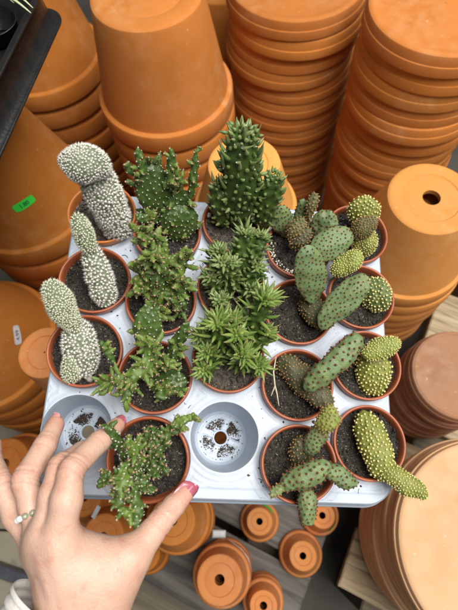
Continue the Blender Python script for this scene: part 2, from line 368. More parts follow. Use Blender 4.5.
def stack(name, n, ctr, zb, Rb, Rr, h, rim_h, dz, m, where, group, hole=0.012, ring=True, lean=(0, 0), seed=0, dropm=None, cat='flower pot', wobble=.0016, lip=0.006):
    if n == 0: n = int(round((zb-FZ-h)/dz))+1; dz = (zb-FZ-h)/(n-1)
    rs = np.random.default_rng(seed)
    V, F = lathe(pot_profile(Rb, Rr, h, rim_h, hole=hole, ring=ring, lip=lip), 112)
    first = None; out = []
    for i in range(n):
        x, y = ctr[0]+lean[0]*i+(rs.normal()*wobble if i else 0), ctr[1]+lean[1]*i+(rs.normal()*wobble if i else 0)
        mw = Matrix.Translation((x, y, zb-dz*i)) @ Matrix.Rotation(rs.uniform(0, 6.28), 4, 'Z') @ Matrix.Rotation(rs.normal()*.006, 4, 'X')
        if first is None:
            o = first = obj(name, V, F, m, matrix=mw, sharp=32)
        else:
            o = first.copy(); COL.objects.link(o); o.matrix_world = mw
        lab = where if n == 1 else where+', '+ORD[i]
        tag(o, lab, cat, group if n > 1 else None); out.append(o)
    return out
def saucer_profile(R, h, t=0.005, hole=None):
    """upside-down saucer: base at z=0, rim at z=-h, a fine ledge half way down its side"""
    e = min(.007, h*.3)
    p = [(0.0008, 0)] if not hole else [(hole, -.001)]
    p += [(R*.55, -.0030), (R*.80, -.0028), (R*.845, -.0018), (R*.875, -.0004), (R*.895, 0), (R*.955-e, 0), (R*.955-e*.55, -e*.10), (R*.955-e*.2, -e*.38), (R*.955, -e), (R*.962, -h*.50),
          (R*.972, -h*.52), (R*.975, -h*.56), (R*.982, -h*.90), (R*.980, -h*.97), (R*.972, -h), (R*.945, -h), (R*.935, -h*.9), (R*.91, -e*1.6), (R*.86, -.007)]
    p += [(0.0008, -.007)] if not hole else [(hole+.001, -.007)]
    return p
def saucers(name, n, ctr, zb, R, h, dz, m, where, group, lean=(0, 0), seed=0, hole=None, cat='saucer', wobble=.0028, grow=0.0):
    if n == 0: n = int(round((zb-FZ-h)/dz))+1; dz = (zb-FZ-h)/(n-1)
    rs = np.random.default_rng(seed)
    V, F = lathe(saucer_profile(R, h, hole=hole), 128); first = None
    for i in range(n):
        mw = (Matrix.Translation((ctr[0]+lean[0]*i+rs.normal()*wobble*(i > 0), ctr[1]+lean[1]*i+rs.normal()*wobble*(i > 0), zb-dz*i))
              @ Matrix.Rotation(rs.uniform(0, 6.28), 4, 'Z') @ Matrix.Rotation(rs.normal()*.006, 4, 'X') @ Matrix.Scale(1+grow*i, 4))
        if first is None: o = first = obj(name, V, F, m, matrix=mw, sharp=32)
        else: o = first.copy(); COL.objects.link(o); o.matrix_world = mw
        tag(o, where+', '+ORD[i], cat, group)

def top(px, py, z): return at(px, py, z)
def rbase(P, rpx): return rpx*depth(P)/FPX
# top centre: big plain pot
B = at(146, -8, .45); stack('terracotta_pot', 5, B, .45, rbase(B, 58), .128, .206, .034, .046, 'M', '', 0) if False else None
P5 = stack('terracotta_pot', 0, B, .45, .0895, .127, .212, .038, .048, 'terracotta', 'big orange pot upside down in the top centre stack', 'pots nested in the top centre stack', hole=.014, seed=5, lip=.009)
B = at(-2, -39, .40); stack('terracotta_pot', 0, B, .40, .092, .135, .225, .040, .050, 'terracotta_shaded', 'shade coloured orange pot upside down behind the black nursery tray', 'pots nested behind the black tray', hole=.014, seed=6, lip=.009)
B = at(-30, 116, .43); P7 = stack('terracotta_pot', 0, B, .43, .066, .124, .215, .040, .050, 'terracotta_shaded', 'orange pot in the left stack below the black tray', 'pots nested under the green price sticker', hole=.014, seed=7, lip=.008)
P7B = B
B = at(-66, 311, .30); P8 = stack('terracotta_pot', 0, B, .30, .074, .122, .180, .036, .050, 'terracotta_shaded', 'shaded pot in the left stack beside the middle rows', 'pots nested under the white price sticker', hole=.014, seed=8, lip=.008)
P8B = B
B = at(44, 352, .42); stack('terracotta_pot', 0, B, .42, rbase(B, 27), .042, .105, .02, .04, 'terracotta_small', 'small orange pot in the stack touching the tray left edge', 'pots nested at the tray left edge', hole=.0012, seed=9, lip=.004)
B = at(244, 163, .42); stack('terracotta_pot', 0, B, .42, rbase(B, 37), .077, .112, .024, .036, 'terracotta_pale', 'yellowish orange pot in the stack behind the tall green cactus', 'pots nested behind the tall green cactus', hole=.009, seed=10, lip=.006)
B = at(432, 197, .40); stack('terracotta_pot', 7, B, .40, rbase(B, 44), .094, .142, .026, .030, 'terracotta_bright', 'orange pot in the stack right of the cactus tray', 'pots nested right of the tray', hole=.0115, seed=11, lip=.006)
B = at(297, -26, .36); saucers('plant_saucer', 0, B, .36, rbase(B, 74)*1.0, .036, .0365, 'terracotta', 'wide orange saucer upside down behind the tall cactus', 'saucers in the stack behind the tall cactus', seed=12)
B = at(446, 3, .42); saucers('plant_saucer', 0, B, .42, rbase(B, 80), .036, .034, 'terracotta', 'wide orange saucer upside down in the top right corner', 'saucers in the top right stack', seed=13)
B = at(462, 372, .21); saucers('plant_saucer', 9, B, .20, rbase(B, 49), .022, .0205, 'biscuit_dark', 'pinkish brown clay saucer on the pallet at the right edge', 'clay saucers at the right edge', seed=14)
B = at(505, 548, .24); saucers('plant_saucer', 12, B, .24, rbase(B, 109), .019, .0185, 'biscuit', 'pale biscuit clay saucer in the lower right corner', 'biscuit clay saucers in the lower right corner', seed=15, hole=.010)
B = at(4, 464, .08); stack('terracotta_pot', 4, B, .08, .044, .062, .085, .02, .045, 'terracotta_shaded', 'orange pot upside down on the floor left of the fingers', 'pots nested left of the fingers', hole=.009, seed=16, lip=.006)
B = at(222, -20, .22); stack('terracotta_pot', 0, B, .22, .085, .118, .19, .036, .048, 'terracotta_shaded', 'shaded pot far back between big pot and saucer stack', 'pots nested far back in the gap', hole=.014, seed=17, lip=.009)
B = at(352, 40, .12); stack('terracotta_pot', 0, B, .12, .080, .112, .18, .034, .05, 'terracotta_shaded', 'shaded pot in the gap between the two saucer stacks', 'pots nested between the saucer stacks', hole=.014, seed=18, lip=.009)
B = at(120, -60, .15); stack('terracotta_pot', 0, B, .15, .085, .118, .19, .036, .05, 'terracotta_shaded', 'shaded pot behind the big pot and the dark one', 'pots nested behind the top stacks', hole=.014, seed=19, lip=.009)
B = at(70, 205, .05); stack('terracotta_pot', 0, B, .05, .080, .108, .17, .034, .05, 'terracotta_shaded', 'shaded pot low in the gap behind the woolly cacti', 'pots nested low behind the woolly cacti', hole=.012, seed=31, lip=.008)
# small pots on the grey boards
def small(px, py, zb, n, Rb, Rr, h, lab, group, m='terracotta_small', dz=.022, seed=20, hole=.0055):
    B = at(px, py, zb)
    return B, stack('terracotta_pot', n, B, zb, Rb, Rr, h, h*.30, dz, m, lab, group, hole=hole, seed=seed, lip=.0045)
A_, a_ = small(259.5, 521.5, .052, 1, .0215, .0335, .052, 'small terracotta pot with green sticker, just below the tray front edge', None, seed=21)
H_, h_ = small(322.5, 515.5, .052, 1, .0205, .033, .052, 'small green stickered pot half hidden under the drooping cactus arm', None, seed=22)
B_, b_ = small(303, 556, .052, 1, .0220, .036, .052, 'small plain pot at the right end of the grey boards', None, seed=23)
C_, c_ = small(219.5, 580, .155, 4, .0325, .0435, .062, 'medium pot upside down by the white clip at the bottom centre', 'pots nested at the bottom centre', dz=.031, seed=24, hole=.0072)
D_, d_ = small(263.5, 606, .115, 4, .0200, .0310, .050, 'small pot upside down cut by the bottom edge', 'pots nested at the bottom edge', dz=.022, seed=25)
E_, e_ = small(172.5, 520.5, .175, 3, .0330, .0500, .068, 'orange pot upside down just below the thumb', 'pots nested below the thumb', m='terracotta', dz=.034, seed=26, hole=.0068)
F_, f_ = small(103, 536, .150, 3, .0310, .0470, .066, 'orange pot framed between thumb and index finger', 'pots nested between thumb and index finger', m='terracotta', dz=.034, seed=27)
G_, g_ = small(143, 553, .062, 2, .028, .036, .055, 'shaded small pot between the two pots under the hand', 'shaded pots under the hand', m='terracotta_shaded', dz=.028, seed=28)
K_, k_ = small(84, 498, .12, 3, .028, .044, .064, 'shaded orange pot under the front left corner of the tray', 'pots nested under the tray corner', m='terracotta_shaded', dz=.034, seed=29)
# a stack carries the tray from below
u = TWn @ np.array([-.055, -.01, -.054, 1]); 
stack('terracotta_pot', 7, (u[0], u[1]), u[2]-.002, .055, .082, .125, .026, .062, 'terracotta', 'orange pot upside down standing underneath the cactus tray', 'pots nested underneath the tray', hole=.010, seed=30)

# stickers on pots: curved patches on the wall, with their prices
def patch_on_cone(o, az, zc, wdt, hgt, rot, Rfun, m, name, corner=.15, text=None, tsize=.5, off=.0006):
    """az angle and zc height of the middle on the pot's wall; returns child of o (o has its own spin)"""
    inv = o.matrix_world.inverted()
    ctr = o.matrix_world.translation
    nx, ny = 15, 9
    def wall(u, v, e):
        du = u*math.cos(rot)-v*math.sin(rot); dv = u*math.sin(rot)+v*math.cos(rot)
        z = zc+dv; R = Rfun(z)+e; a = az+du/R
        return inv @ Vector((ctr.x+R*math.cos(a), ctr.y+R*math.sin(a), ctr.z+z))
    V = []; F = []
    ol = []
    for k in range(48):                                     # superellipse outline
        a = 2*math.pi*k/48; n = 5.0
        c, s = math.cos(a), math.sin(a)
        ol.append((math.copysign(abs(c)**(2/n), c)*wdt/2, math.copysign(abs(s)**(2/n), s)*hgt/2))
    for f in np.linspace(0.0, 1, 5)[1:]:
        for (u, v) in ol: V.append(wall(u*f, v*f, off))
    V.append(wall(0, 0, off)); c = len(V)-1
    for q in range(48):
        p = (q+1) % 48
        F.append((c, q, p))
        for l in range(3): F.append((l*48+q, (l+1)*48+q, (l+1)*48+p, l*48+p))
    st = obj(name, V, F, m, o); st.matrix_parent_inverse = Matrix.Identity(4)
    if text:
        cu = bpy.data.curves.new('t', 'FONT'); cu.body = text; cu.size = hgt*tsize; cu.align_x = 'CENTER'; cu.align_y = 'CENTER'; cu.resolution_u = 3
        to = bpy.data.objects.new('t', cu); COL.objects.link(to)
        dg = bpy.context.evaluated_depsgraph_get(); me = to.evaluated_get(dg).to_mesh()
        TV = [wall(v.co.x, v.co.y, off*2) for v in me.vertices]; TF = [tuple(p.vertices) for p in me.polygons]
        to.evaluated_get(dg).to_mesh_clear(); bpy.data.objects.remove(to)
        tx = obj('price', TV, TF, 'ink', st, smooth=False)
    return st
def cone_hit(B, Rb, Rw, h_wall, px, py):            # where the wall of an upside-down pot shows at a pixel
    v = MC @ np.array([(px-CXP)/FPX, -(py-CYP)/FPX, -1.0])
    for t in np.linspace(.2, 1.6, 6000):
        P = CAM+v*t
        z = P[2]-B[2]
        if z < 0 and z > -h_wall-.05:
            R = Rb+(Rw-Rb)*(-z/h_wall)
            if math.hypot(P[0]-B[0], P[1]-B[1]) < R: return math.atan2(P[1]-B[1], P[0]-B[0]), z
    return None
for (o, Bq, Rb, Rw, hw, px, py, wd, hg, rot, mm, txt, nm) in [
        (P7[0], P7B, .066, .116, .175, 24, 204, .036, .0135, rad(8), 'green_paper', '1.80', 'price_sticker'),
        (P8[0], P8B, .074, .114, .144, 17, 335, .031, .0135, rad(35), 'white_paper', '4.99', 'price_sticker')]:
    hit = cone_hit(Bq, Rb, Rw, hw, px, py)
    if hit: patch_on_cone(o, hit[0], hit[1], wd, hg, rot, (lambda z, Rb=Rb, Rw=Rw, hw=hw: Rb+(Rw-Rb)*(-z/hw)), mm, nm, text=txt, tsize=.72)
for o, az in ((a_[0], rad(55)), (h_[0], rad(-40))):
    patch_on_cone(o, az, -.022, .022, .012, 0, (lambda z: .0215+(.029-.0215)*(-z/.0364)), 'green_paper', 'price_sticker')
if P7[0].get('label'):
    P7[0]['label'] = 'orange pot at the left edge carrying the bright green price sticker'
    P8[0]['label'] = 'orange pot upside down at the left edge carrying the white price sticker'

# clip with wire on the bottom centre stack
q0 = at(219, 534, .06)
t_ = thing('plastic_clip', 'translucent white plastic clip with wire loop hanging on the pot stack', 'clip', Matrix.Translation(q0.tolist()))
part('clip', *box(-.011, .011, -.006, .006, -.004, .004, .002), 'clear_plastic', t_, False)
wp = [at(224, 538, .062)-q0, at(232, 542, .085)-q0, at(241, 549, .095)-q0, at(248, 558, .095)-q0, at(251, 568, .085)-q0]
part('wire', *tube(wp, .0007, 6), 'wire', t_)
q0 = at(96, 512, .20)
tag(obj('plastic_tag', *box(-.003, .003, -.010, .010, -.0006, .0006), 'clear_plastic', matrix=Matrix.Translation(q0.tolist()) @ Matrix.Rotation(rad(-32), 4, 'Z') @ Matrix.Rotation(rad(25), 4, 'X'), smooth=False),
    'small translucent plastic tag under the tray edge beside the index finger', 'tag')

# ------------------------------------------------------------------ black nursery tray, top left
zt = .60
r0, r1 = at(41, -8, zt), at(3, 68, zt)
dv = unit(r1-r0); du = np.array([dv[1], -dv[0], 0.0])
if du[0] > 0: du = -du                                      # du points left, away from the corner
def rrect(W_, H_, r, n=10):
    o = []
    for cx, cy, a0 in ((W_/2-r, H_/2-r, 0), (-W_/2+r, H_/2-r, 90), (-W_/2+r, -H_/2+r, 180), (W_/2-r, -H_/2+r, 270)):
        for k in range(n+1):
            a = rad(a0+90*k/n); o.append((cx+r*math.cos(a), cy+r*math.sin(a)))
    return o
TWd, THt = .20, .30
cor = r0-dv*.012
ctr = cor+du*TWd/2+dv*THt/2
t_ = thing('nursery_tray', 'black plastic nursery tray corner at the top left', 'plant tray',
           Matrix(((-du[0], -dv[0], 0, ctr[0]), (-du[1], -dv[1], 0, ctr[1]), (0, 0, 1, zt-.034), (0, 0, 0, 1))))
mb = MB()
prof = [(0, .002, .018), (0, .002, .018), (-.0, .006, .018), (.0, .010, .022), (-.004, .05, .02), (-.0045, .0515, .02), (-.0085, .0515, .018), (-.0095, .050, .018), (-.013, .008, .016)]
prof = [(.008, 0, .026), (.0095, .001, .026), (.0095, .003, .026), (.008, .004, .026), (.002, .005, .022), (-.001, .046, .02), (.0005, .048, .02), (.0005, .0505, .02), (-.001, .0515, .02),
        (-.006, .0515, .018), (-.0072, .050, .018), (-.010, .012, .016)]
n = 44; V = []; F = []
for (off, z, r) in prof:
    V += [(x, y, z) for x, y in rrect(TWd+2*off, THt+2*off, r)]
for l in range(len(prof)-1):
    for q in range(n):
        p = (q+1) % n; F.append((l*n+q, l*n+p, (l+1)*n+p, (l+1)*n+q))
F.append(tuple(range((len(prof)-1)*n, len(prof)*n)))
V = [(x, y, z*.034/.0515) for x, y, z in V]; part('shell', V, F, 'black_plastic', t_)
for i in range(2):                                          # round cells inside
    for j in range(4):
        pr = [(.012, .009), (.020, .011), (.0235, .026), (.0245, .027), (.0235, .0275), (.022, .026), (.018, .0115), (.012, .0095)]
        V, F = lathe(pr, 32); part('cell', V+np.array([.058-i*.062, .098-j*.062, 0]), F, 'black_plastic', t_)
part('cell_web', *box(-.088, .088, -.135, .135, .036, .038), 'black_plastic', t_, False) if False else None
t2 = thing('seedling', 'pale green narrow leaves lying in the black nursery tray', 'plant', Matrix.Translation(at(-5, 5, zt-.005).tolist()))
q0 = at(-5, 5, zt-.005)
for (x0, y0, x1, y1, lift) in ((-8, 1, 31, 13, .012), (-6, -2, 33, 8, .016), (-8, 0, 14, 3, .01)):
    A, Bp = at(x0, y0, zt-.006)-q0, at(x1, y1, zt+.004)-q0
    pts = [A+(Bp-A)*s+np.array([0, 0, lift*math.sin(math.pi*s)]) for s in np.linspace(0, 1, 12)]
    part('leaf', *tube(pts, .0016*np.sin(np.linspace(.25, 2.95, 12))+.0002, 6, .35), 'blade', t2)

# ------------------------------------------------------------------ the grey cactus tray
RO, RF, DEP = .0266, .0205, .045
x0, x1 = att(45, 415, 0)[0]-.0008, att(393, 470, 0)[0]
y1_, y0_ = att(230, 205, 0)[1], att(230, 499, 0)[1]
RC = .022
cells = [(c, k) for c in range(5) for k in range(4)]
CC = np.array([cell(c, k)[:2] for c, k in cells])
def relief(x, y):
    d = np.sqrt(((np.array([x, y])-CC)**2).sum(1)); ds = np.sort(d)
    h = 0.0
    g = ds[0]-.0325
    m_ = ds[1]-ds[0]
    far = 1/(1+math.exp(-(ds[1]-.0335)/.0006))
    h += .00055*math.exp(-(g/.0007)**2)*far
    if ds[0] > .0345: h += .00045*math.exp(-((ds[0]-.0372)/.0007)**2)
    e = min(x-x0, x1-x, y-y0_, y1_-y)
    h += .0006*math.exp(-((e-.0085)/.0009)**2)*(1 if ds[0] > .031 else 0)
    h += .0006*math.exp(-((ds[0]-RO-.0012)/.0009)**2)
    return h
NS = 64
pts = []; edges = []; ncir = []
ol = [(x0+(x1-x0)/2+x, y0_+(y1_-y0_)/2+y) for x, y in rrect(x1-x0, y1_-y0_, RC, 14)]
nol = len(ol)
pts += ol; edges += [(i, (i+1) % nol) for i in range(nol)]
for (cx, cy) in CC:
    b0 = len(pts)
    for q in range(NS):
        a = 2*math.pi*q/NS; pts.append((cx+RO*math.cos(a), cy+RO*math.sin(a)))
    edges += [(b0+q, b0+(q+1) % NS) for q in range(NS)]; ncir.append(b0)
for (cx, cy) in CC:
    for rr in (RO+.0008, RO+.0018, RO+.003, RO+.0045):
        for q in range(NS):
            a = 2*math.pi*(q+.5)/NS; x, y = cx+rr*math.cos(a), cy+rr*math.sin(a)
            if min(np.sqrt(((np.array([x, y])-CC)**2).sum(1))) > rr-1e-5: pts.append((x, y))
for x in np.arange(x0+.001, x1, .0012):
    for y in np.arange(y0_+.001, y1_, .0012):
        dd = np.sqrt(((np.array([x, y])-CC)**2).sum(1)).min()
        ex, ey = max(x0+RC-x, 0, x-(x1-RC)), max(y0_+RC-y, 0, y-(y1_-RC))
        if dd > RO+.0055 and (ex*ex+ey*ey) < (RC-.001)**2: pts.append((x, y))
res = delaunay_2d_cdt([Vector(p) for p in pts], edges, [], 0, 1e-7, True)
ov, oe, of, iv, ie, if_ = res
mb = MB()
cent = [np.mean([ov[i][:] for i in f], axis=0) for f in of]
F = []
for f, c in zip(of, cent):
    if np.sqrt(((c-CC)**2).sum(1)).min() < RO*math.cos(math.pi/NS)*.995: continue
    ex, ey = max(x0+RC-c[0], 0, c[0]-(x1-RC)), max(y0_+RC-c[1], 0, c[1]-(y1_-RC))
    if ex*ex+ey*ey > RC*RC*.9995: continue
    F.append(tuple(f))
rel = {}
V = [(p[0], p[1], relief(p[0], p[1])) for p in ov]
mb.add(V, F)
# skirt
sk = [(0, .0003), (.0008, -.0004), (.0013, -.0016), (.0022, -.010), (.0038, -.0112), (.0044, -.0120), (.0044, -.0132), (.003, -.0135), (.0006, -.011), (-.0002, -.002)]
V = []; F = []
cxm, cym = (x0+x1)/2, (y0_+y1_)/2
for off, z in sk: V += [(cxm+x, cym+y, z) for x, y in rrect(x1-x0+2*off, y1_-y0_+2*off, RC+off, 14)]
for l in range(len(sk)-1):
    for q in range(nol): F.append((l*nol+q, l*nol+(q+1) % nol, (l+1)*nol+(q+1) % nol, (l+1)*nol+q)[::-1])
mb.add(V, F)
# cells: wall, step, floor with ring, four spokes and a drain hole
for ci, (cx, cy) in enumerate(CC):
    ra = [(RO, .0006), (RO-.0003, -.0006), (RO-.0012, -.004), (RF+.0022, -DEP+.006), (RF+.0016, -DEP+.0035), (RF, -DEP+.003), (RF-.0008, -DEP+.0005)]
    for r in np.linspace(RF-.002, .0072, 9): ra.append((r, None))
    ra += [(.0066, -DEP+.002), (.0056, -DEP+.002), (.0054, -DEP-.002)]
    V = []; F = []
    for (r, z) in ra:
        for q in range(NS):
            a = 2*math.pi*q/NS
            zz = z
            if z is None:
                an = (a+rad(20)+math.pi/4) % (math.pi/2)-math.pi/4
                zz = -DEP+(.0014 if abs(an)*r < .0028 else -.0002)
                if r > RF-.004: zz = -DEP+.0018
            V.append((cx+r*math.cos(a), cy+r*math.sin(a), zz))
    for l in range(len(ra)-1):
        for q in range(NS): F.append((l*NS+q, (l+1)*NS+q, (l+1)*NS+(q+1) % NS, l*NS+(q+1) % NS)[::-1])
    mb.add(V, F)
V, F = mb.get()
tag(obj('plant_tray', V, F, 'tray', matrix=TW), 'pale blue grey plastic tray holding the potted cacti with two empty cells', 'plant tray')
rng = np.random.default_rng(4)
P = []; Rr = []
for k in range(420):                                        # soil crumbs on the tray top
    x, y = rng.uniform(x0+.01, x1-.01), rng.uniform(y0_+.008, y1_-.01)
    if np.sqrt(((np.array([x, y])-CC)**2).sum(1)).min() > RO+.001:
        P.append((x, y, relief(x, y)+.0003)); Rr.append(abs(rng.normal())*.0005+.0002)
for (cx, cy), wgt in ((cell(2, 3)[:2], (1.5, .5, .35, .5)), (cell(0, 3)[:2], (1.2, 1.5, .8, .5))):
    for qd in range(4):
        cl = [(math.sqrt(rng.uniform(.008**2, (RF-.003)**2)), rad(-20)+qd*math.pi/2+math.pi/4*(1+rng.uniform(-.85, .85)), rng.uniform(.0012, .0032)) for _ in range(5)]
        for k in range(int(900*wgt[qd])):
            r0_, a0_, sp_ = cl[rng.integers(5)]
            x, y = r0_*math.cos(a0_)+rng.normal()*sp_, r0_*math.sin(a0_)+rng.normal()*sp_
            if not .0074 < math.hypot(x, y) < RF-.002: continue
            P.append((cx+x, cy+y, -DEP+rng.uniform(0, .0007))); Rr.append(rng.uniform(.00012, .00055))
    for k in range(140):
        r = RF*math.sqrt(rng.uniform(.1, 1)); a = rng.uniform(0, 6.28); P.append((cx+r*math.cos(a), cy+r*math.sin(a), -DEP+.0021)); Rr.append(rng.uniform(.0001, .0006))
fb = MB(); fb.add(*blobs(P, Rr, rng, .3))
for k in range(70):                                         # fibres and spilled streaks
    x, y = rng.uniform(x0+.01, x1-.01), rng.uniform(y0_+.008, y1_-.01); a = rng.uniform(0, 6.28); L_ = rng.uniform(.002, .006)
    if np.sqrt(((np.array([x, y])-CC)**2).sum(1)).min() > RO+.004:
        c_ = rng.normal()*.0008
        fb.add(*tube([(x+math.cos(a)*L_*t+math.sin(a)*c_*t*t*4, y+math.sin(a)*L_*t-math.cos(a)*c_*t*t*4, .0009) for t in (-.5, -.17, .17, .5)], rng.uniform(.00012, .00026), 5))
V, F = fb.get()
o = obj('soil_crumbs', V, F, 'crumb', matrix=TW, kind='stuff'); tag(o, 'dark soil crumbs scattered over the tray and its empty cells', 'soil')

# ------------------------------------------------------------------ cactus building blocks
GA = math.pi*(3-5**.5)
class Pad:
    """a fleshy joint swept along a bent axis; knows points and normals of its skin"""
    def __init__(s, A, B, wd, th, face, bend=(0, 0, 0), k=1.15, m=.55, lo=0.0):
        s.A, s.B = np.asarray(A, float), np.asarray(B, float); s.w, s.t, s.k, s.m = wd, th, k, m
        s.C = (s.A+s.B)/2+np.asarray(bend, float); s.face = unit(face); s.L = np.linalg.norm(s.B-s.A)
        s.lk = []; s.la = 0.0
    def setlump(s, amount, seed):
        r = np.random.default_rng(seed); s.la = amount*.4
        s.lk = [(r.normal(size=3)*r.uniform(120, 320), r.uniform(0, 6.28)) for q in range(5)]
    def off(s, P): return s.la*sum((np.sin(P @ kf+f) for kf, f in s.lk), np.zeros(len(P)))
    def prof(s, u):
        u = np.clip(u, 1e-5, 1-1e-5); return np.sin(np.pi*u**s.k)**s.m
    def ev(s, u, ph):
        u = np.atleast_1d(u); ph = np.atleast_1d(ph)
        c = ((1-u)**2)[:, None]*s.A+(2*u*(1-u))[:, None]*s.C+(u**2)[:, None]*s.B
        T = (2*(1-u))[:, None]*(s.C-s.A)+(2*u)[:, None]*(s.B-s.C); T /= np.linalg.norm(T, axis=1)[:, None]
        N = s.face-T*(T @ s.face)[:, None]; N /= np.linalg.norm(N, axis=1)[:, None]
        Bn = np.cross(T, N)
        p = s.prof(u); dp = (s.prof(u+.01)-s.prof(u-.01))/.02
        pos = c+Bn*(s.w/2*p*np.cos(ph))[:, None]+N*(s.t/2*p*np.sin(ph))[:, None]
        rr = np.sqrt((s.w/2*np.cos(ph))**2+(s.t/2*np.sin(ph))**2)
        n = Bn*(np.cos(ph)/s.w)[:, None]+N*(np.sin(ph)/s.t)[:, None]; n /= np.linalg.norm(n, axis=1)[:, None]
        n = n-T*(np.clip(dp*rr/s.L, -6, 6))[:, None]; n /= np.linalg.norm(n, axis=1)[:, None]
        return pos, n
    def areoles(s, spacing, u0=.06, u1=.99, jit=.1, rng=None):
        """blue noise points over the whole skin, tip included"""
        g = rng if rng is not None else np.random.default_rng(1)
        ue = (1-np.cos(np.pi*np.linspace(0, 1, 61)))/2; ue = np.clip(ue, 2e-4, 1-2e-4); uc = (ue[1:]+ue[:-1])/2
        pe = np.linspace(0, 2*np.pi, 49); pc = (pe[1:]+pe[:-1])/2
        U0, P0 = np.meshgrid(ue, pe, indexing='ij'); X_ = s.ev(U0.ravel(), P0.ravel())[0].reshape(61, 49, 3)
        ar = np.linalg.norm(np.cross(X_[1:, :-1]-X_[:-1, :-1], X_[:-1, 1:]-X_[:-1, :-1]), axis=2)
        ar[uc < u0] = 0
        n = int(ar.sum()/(spacing**2*.87)*9)+60
        c = g.choice(ar.size, n, p=(ar/ar.sum()).ravel()); i, j = np.unravel_index(c, ar.shape)
        u = ue[i]+(ue[i+1]-ue[i])*g.uniform(0, 1, n); p = pe[j]+(pe[j+1]-pe[j])*g.uniform(0, 1, n)
        P, nn = s.ev(u, p); keep = []; live = np.ones(n, bool); r2 = (spacing*.77)**2
        for q in range(n):
            if live[q]:
                keep.append(q); live[((P-P[q])**2).sum(1) < r2] = False
        return P[keep], nn[keep], u[keep]
    def mesh(s, nu=40, nv=44, bumps=None, h=0.0, sig=.001):
        u = (1-np.cos(np.pi*np.linspace(.0, 1, nu+1)[1:-1]))/2; ph = np.linspace(0, 2*np.pi, nv, endpoint=False)
        U, PH = np.meshgrid(u, ph, indexing='ij'); P, n = s.ev(U.ravel(), PH.ravel())
        e, en = s.ev([1e-4, 1-1e-4], [0, 0])
        P = np.concatenate([P, [s.A], [s.B]]); n = np.concatenate([n, [unit(s.A-s.C)], [unit(s.B-s.C)]])
        P = P+n*s.off(P)[:, None]
        if bumps is not None and h:
            D = ((P[:, None, :]-bumps[None])**2).sum(2); P = P+n*(h*np.exp(-D/sig**2).max(1))[:, None]
        F = []; nr = nu-1
        for i in range(nr-1):
            for q in range(nv): F.append((i*nv+q, i*nv+(q+1) % nv, (i+1)*nv+(q+1) % nv, (i+1)*nv+q))
        a, b = nr*nv, nr*nv+1
        for q in range(nv): F.append((a, (q+1) % nv, q)); F.append((b, (nr-1)*nv+q, (nr-1)*nv+(q+1) % nv))
        return P, F
def tufts(P, n, rng, k, ln, r, spread, core):
    mb = MB()
    if core: mb.add(*blobs(P+n*core*.25, core*rng.uniform(.8, 1.2, len(P)), rng, .18))
    if k:
        PP = np.repeat(P, k, 0)+rng.normal(size=(len(P)*k, 3))*core*.5; NN = np.repeat(n, k, 0)+rng.normal(size=(len(P)*k, 3))*spread
        mb.add(*spikes(PP, NN, ln*rng.uniform(.55, 1.2, len(PP)), r))
    return mb.get()
def awl(A, D, L, r, bendv, ns=6, nr=6):
    t = np.linspace(0, 1, ns); D = unit(D)
    c = A+np.outer(t*L, D)+np.outer(t**2*L, bendv)
    rad_ = r*np.array([.55, 1.0, 1.0, .8, .45, .06]) if ns == 6 else r*np.sin(np.linspace(.6, 3.1, ns))
    T = np.gradient(c, axis=0); T /= np.linalg.norm(T, axis=1)[:, None]
    ref = np.array([0, 0, 1.0]) if abs(D[2]) < .85 else np.array([1.0, 0, 0])
    s = np.cross(T, ref); s /= np.linalg.norm(s, axis=1)[:, None]+1e-9; u = np.cross(s, T)
    a = np.linspace(0, 2*np.pi, nr, endpoint=False)
    V = c[:, None, :]+rad_[:, None, None]*(np.cos(a)[None, :, None]*s[:, None]+np.sin(a)[None, :, None]*u[:, None])
    F = []
    for i in range(ns-1):
        for q in range(nr): F.append((i*nr+q, i*nr+(q+1) % nr, (i+1)*nr+(q+1) % nr, (i+1)*nr+q))
    F.append(tuple(range(nr))[::-1]); F.append(tuple(range((ns-1)*nr, ns*nr)))
    return V.reshape(-1, 3), F

# small plastic pot: mouth at z=0 of its own frame
PR = .0290
def pot_mesh(R=PR, h=.050):
    p = [(R-.0016, 0), (R-.0004, .0004), (R, -.0004), (R+.0001, -.0062), (R-.0010, -.0070), (R-.0022, -.0072), (R-.0085, -h+.001), (R-.0095, -h), (.002, -h), (.002, -h+.0012),
         (R-.0105, -h+.0015), (R-.0036, -.010), (R-.0026, -.006), (R-.0022, -.0008)]
    return lathe(p, 88, .004, 1.3)
def soil_mesh(R, depth_, rng, bumpy=.0007):
    nr_, na = 22, 72; V = [(0, 0, -depth_)]; F = []
    ks = [(rng.normal(size=2)*400, rng.uniform(0, 6)) for _ in range(10)]+[(rng.normal(size=2)*900, rng.uniform(0, 6)) for _ in range(10)]
    for i in range(1, nr_+1):
        r = R*i/nr_
        for q in range(na):
            a = 2*math.pi*q/na; x, y = r*math.cos(a), r*math.sin(a)
            z = -depth_+bumpy*.35*sum(math.sin(k[0]*x+k[1]*y+p) for k, p in ks)+rng.normal()*.00025-.0012*(i/nr_)**4
            V.append((x, y, z))
    for q in range(na): F.append((0, 1+q, 1+(q+1) % na))
    for i in range(nr_-1):
        for q in range(na):
            a, b = 1+i*na+q, 1+i*na+(q+1) % na; F.append((a, a+na, b+na, b))
    mb = MB(); mb.add(V, F)
    n = 340; r = R*.97*np.sqrt(rng.uniform(0, 1, n)); a = rng.uniform(0, 6.28, n)
    mb.add(*blobs(np.stack([r*np.cos(a), r*np.sin(a), np.full(n, -depth_+.0003)], 1), np.abs(rng.normal(size=n))*.0006+.00025, rng, .35))
    return mb.get()
POTM = {}
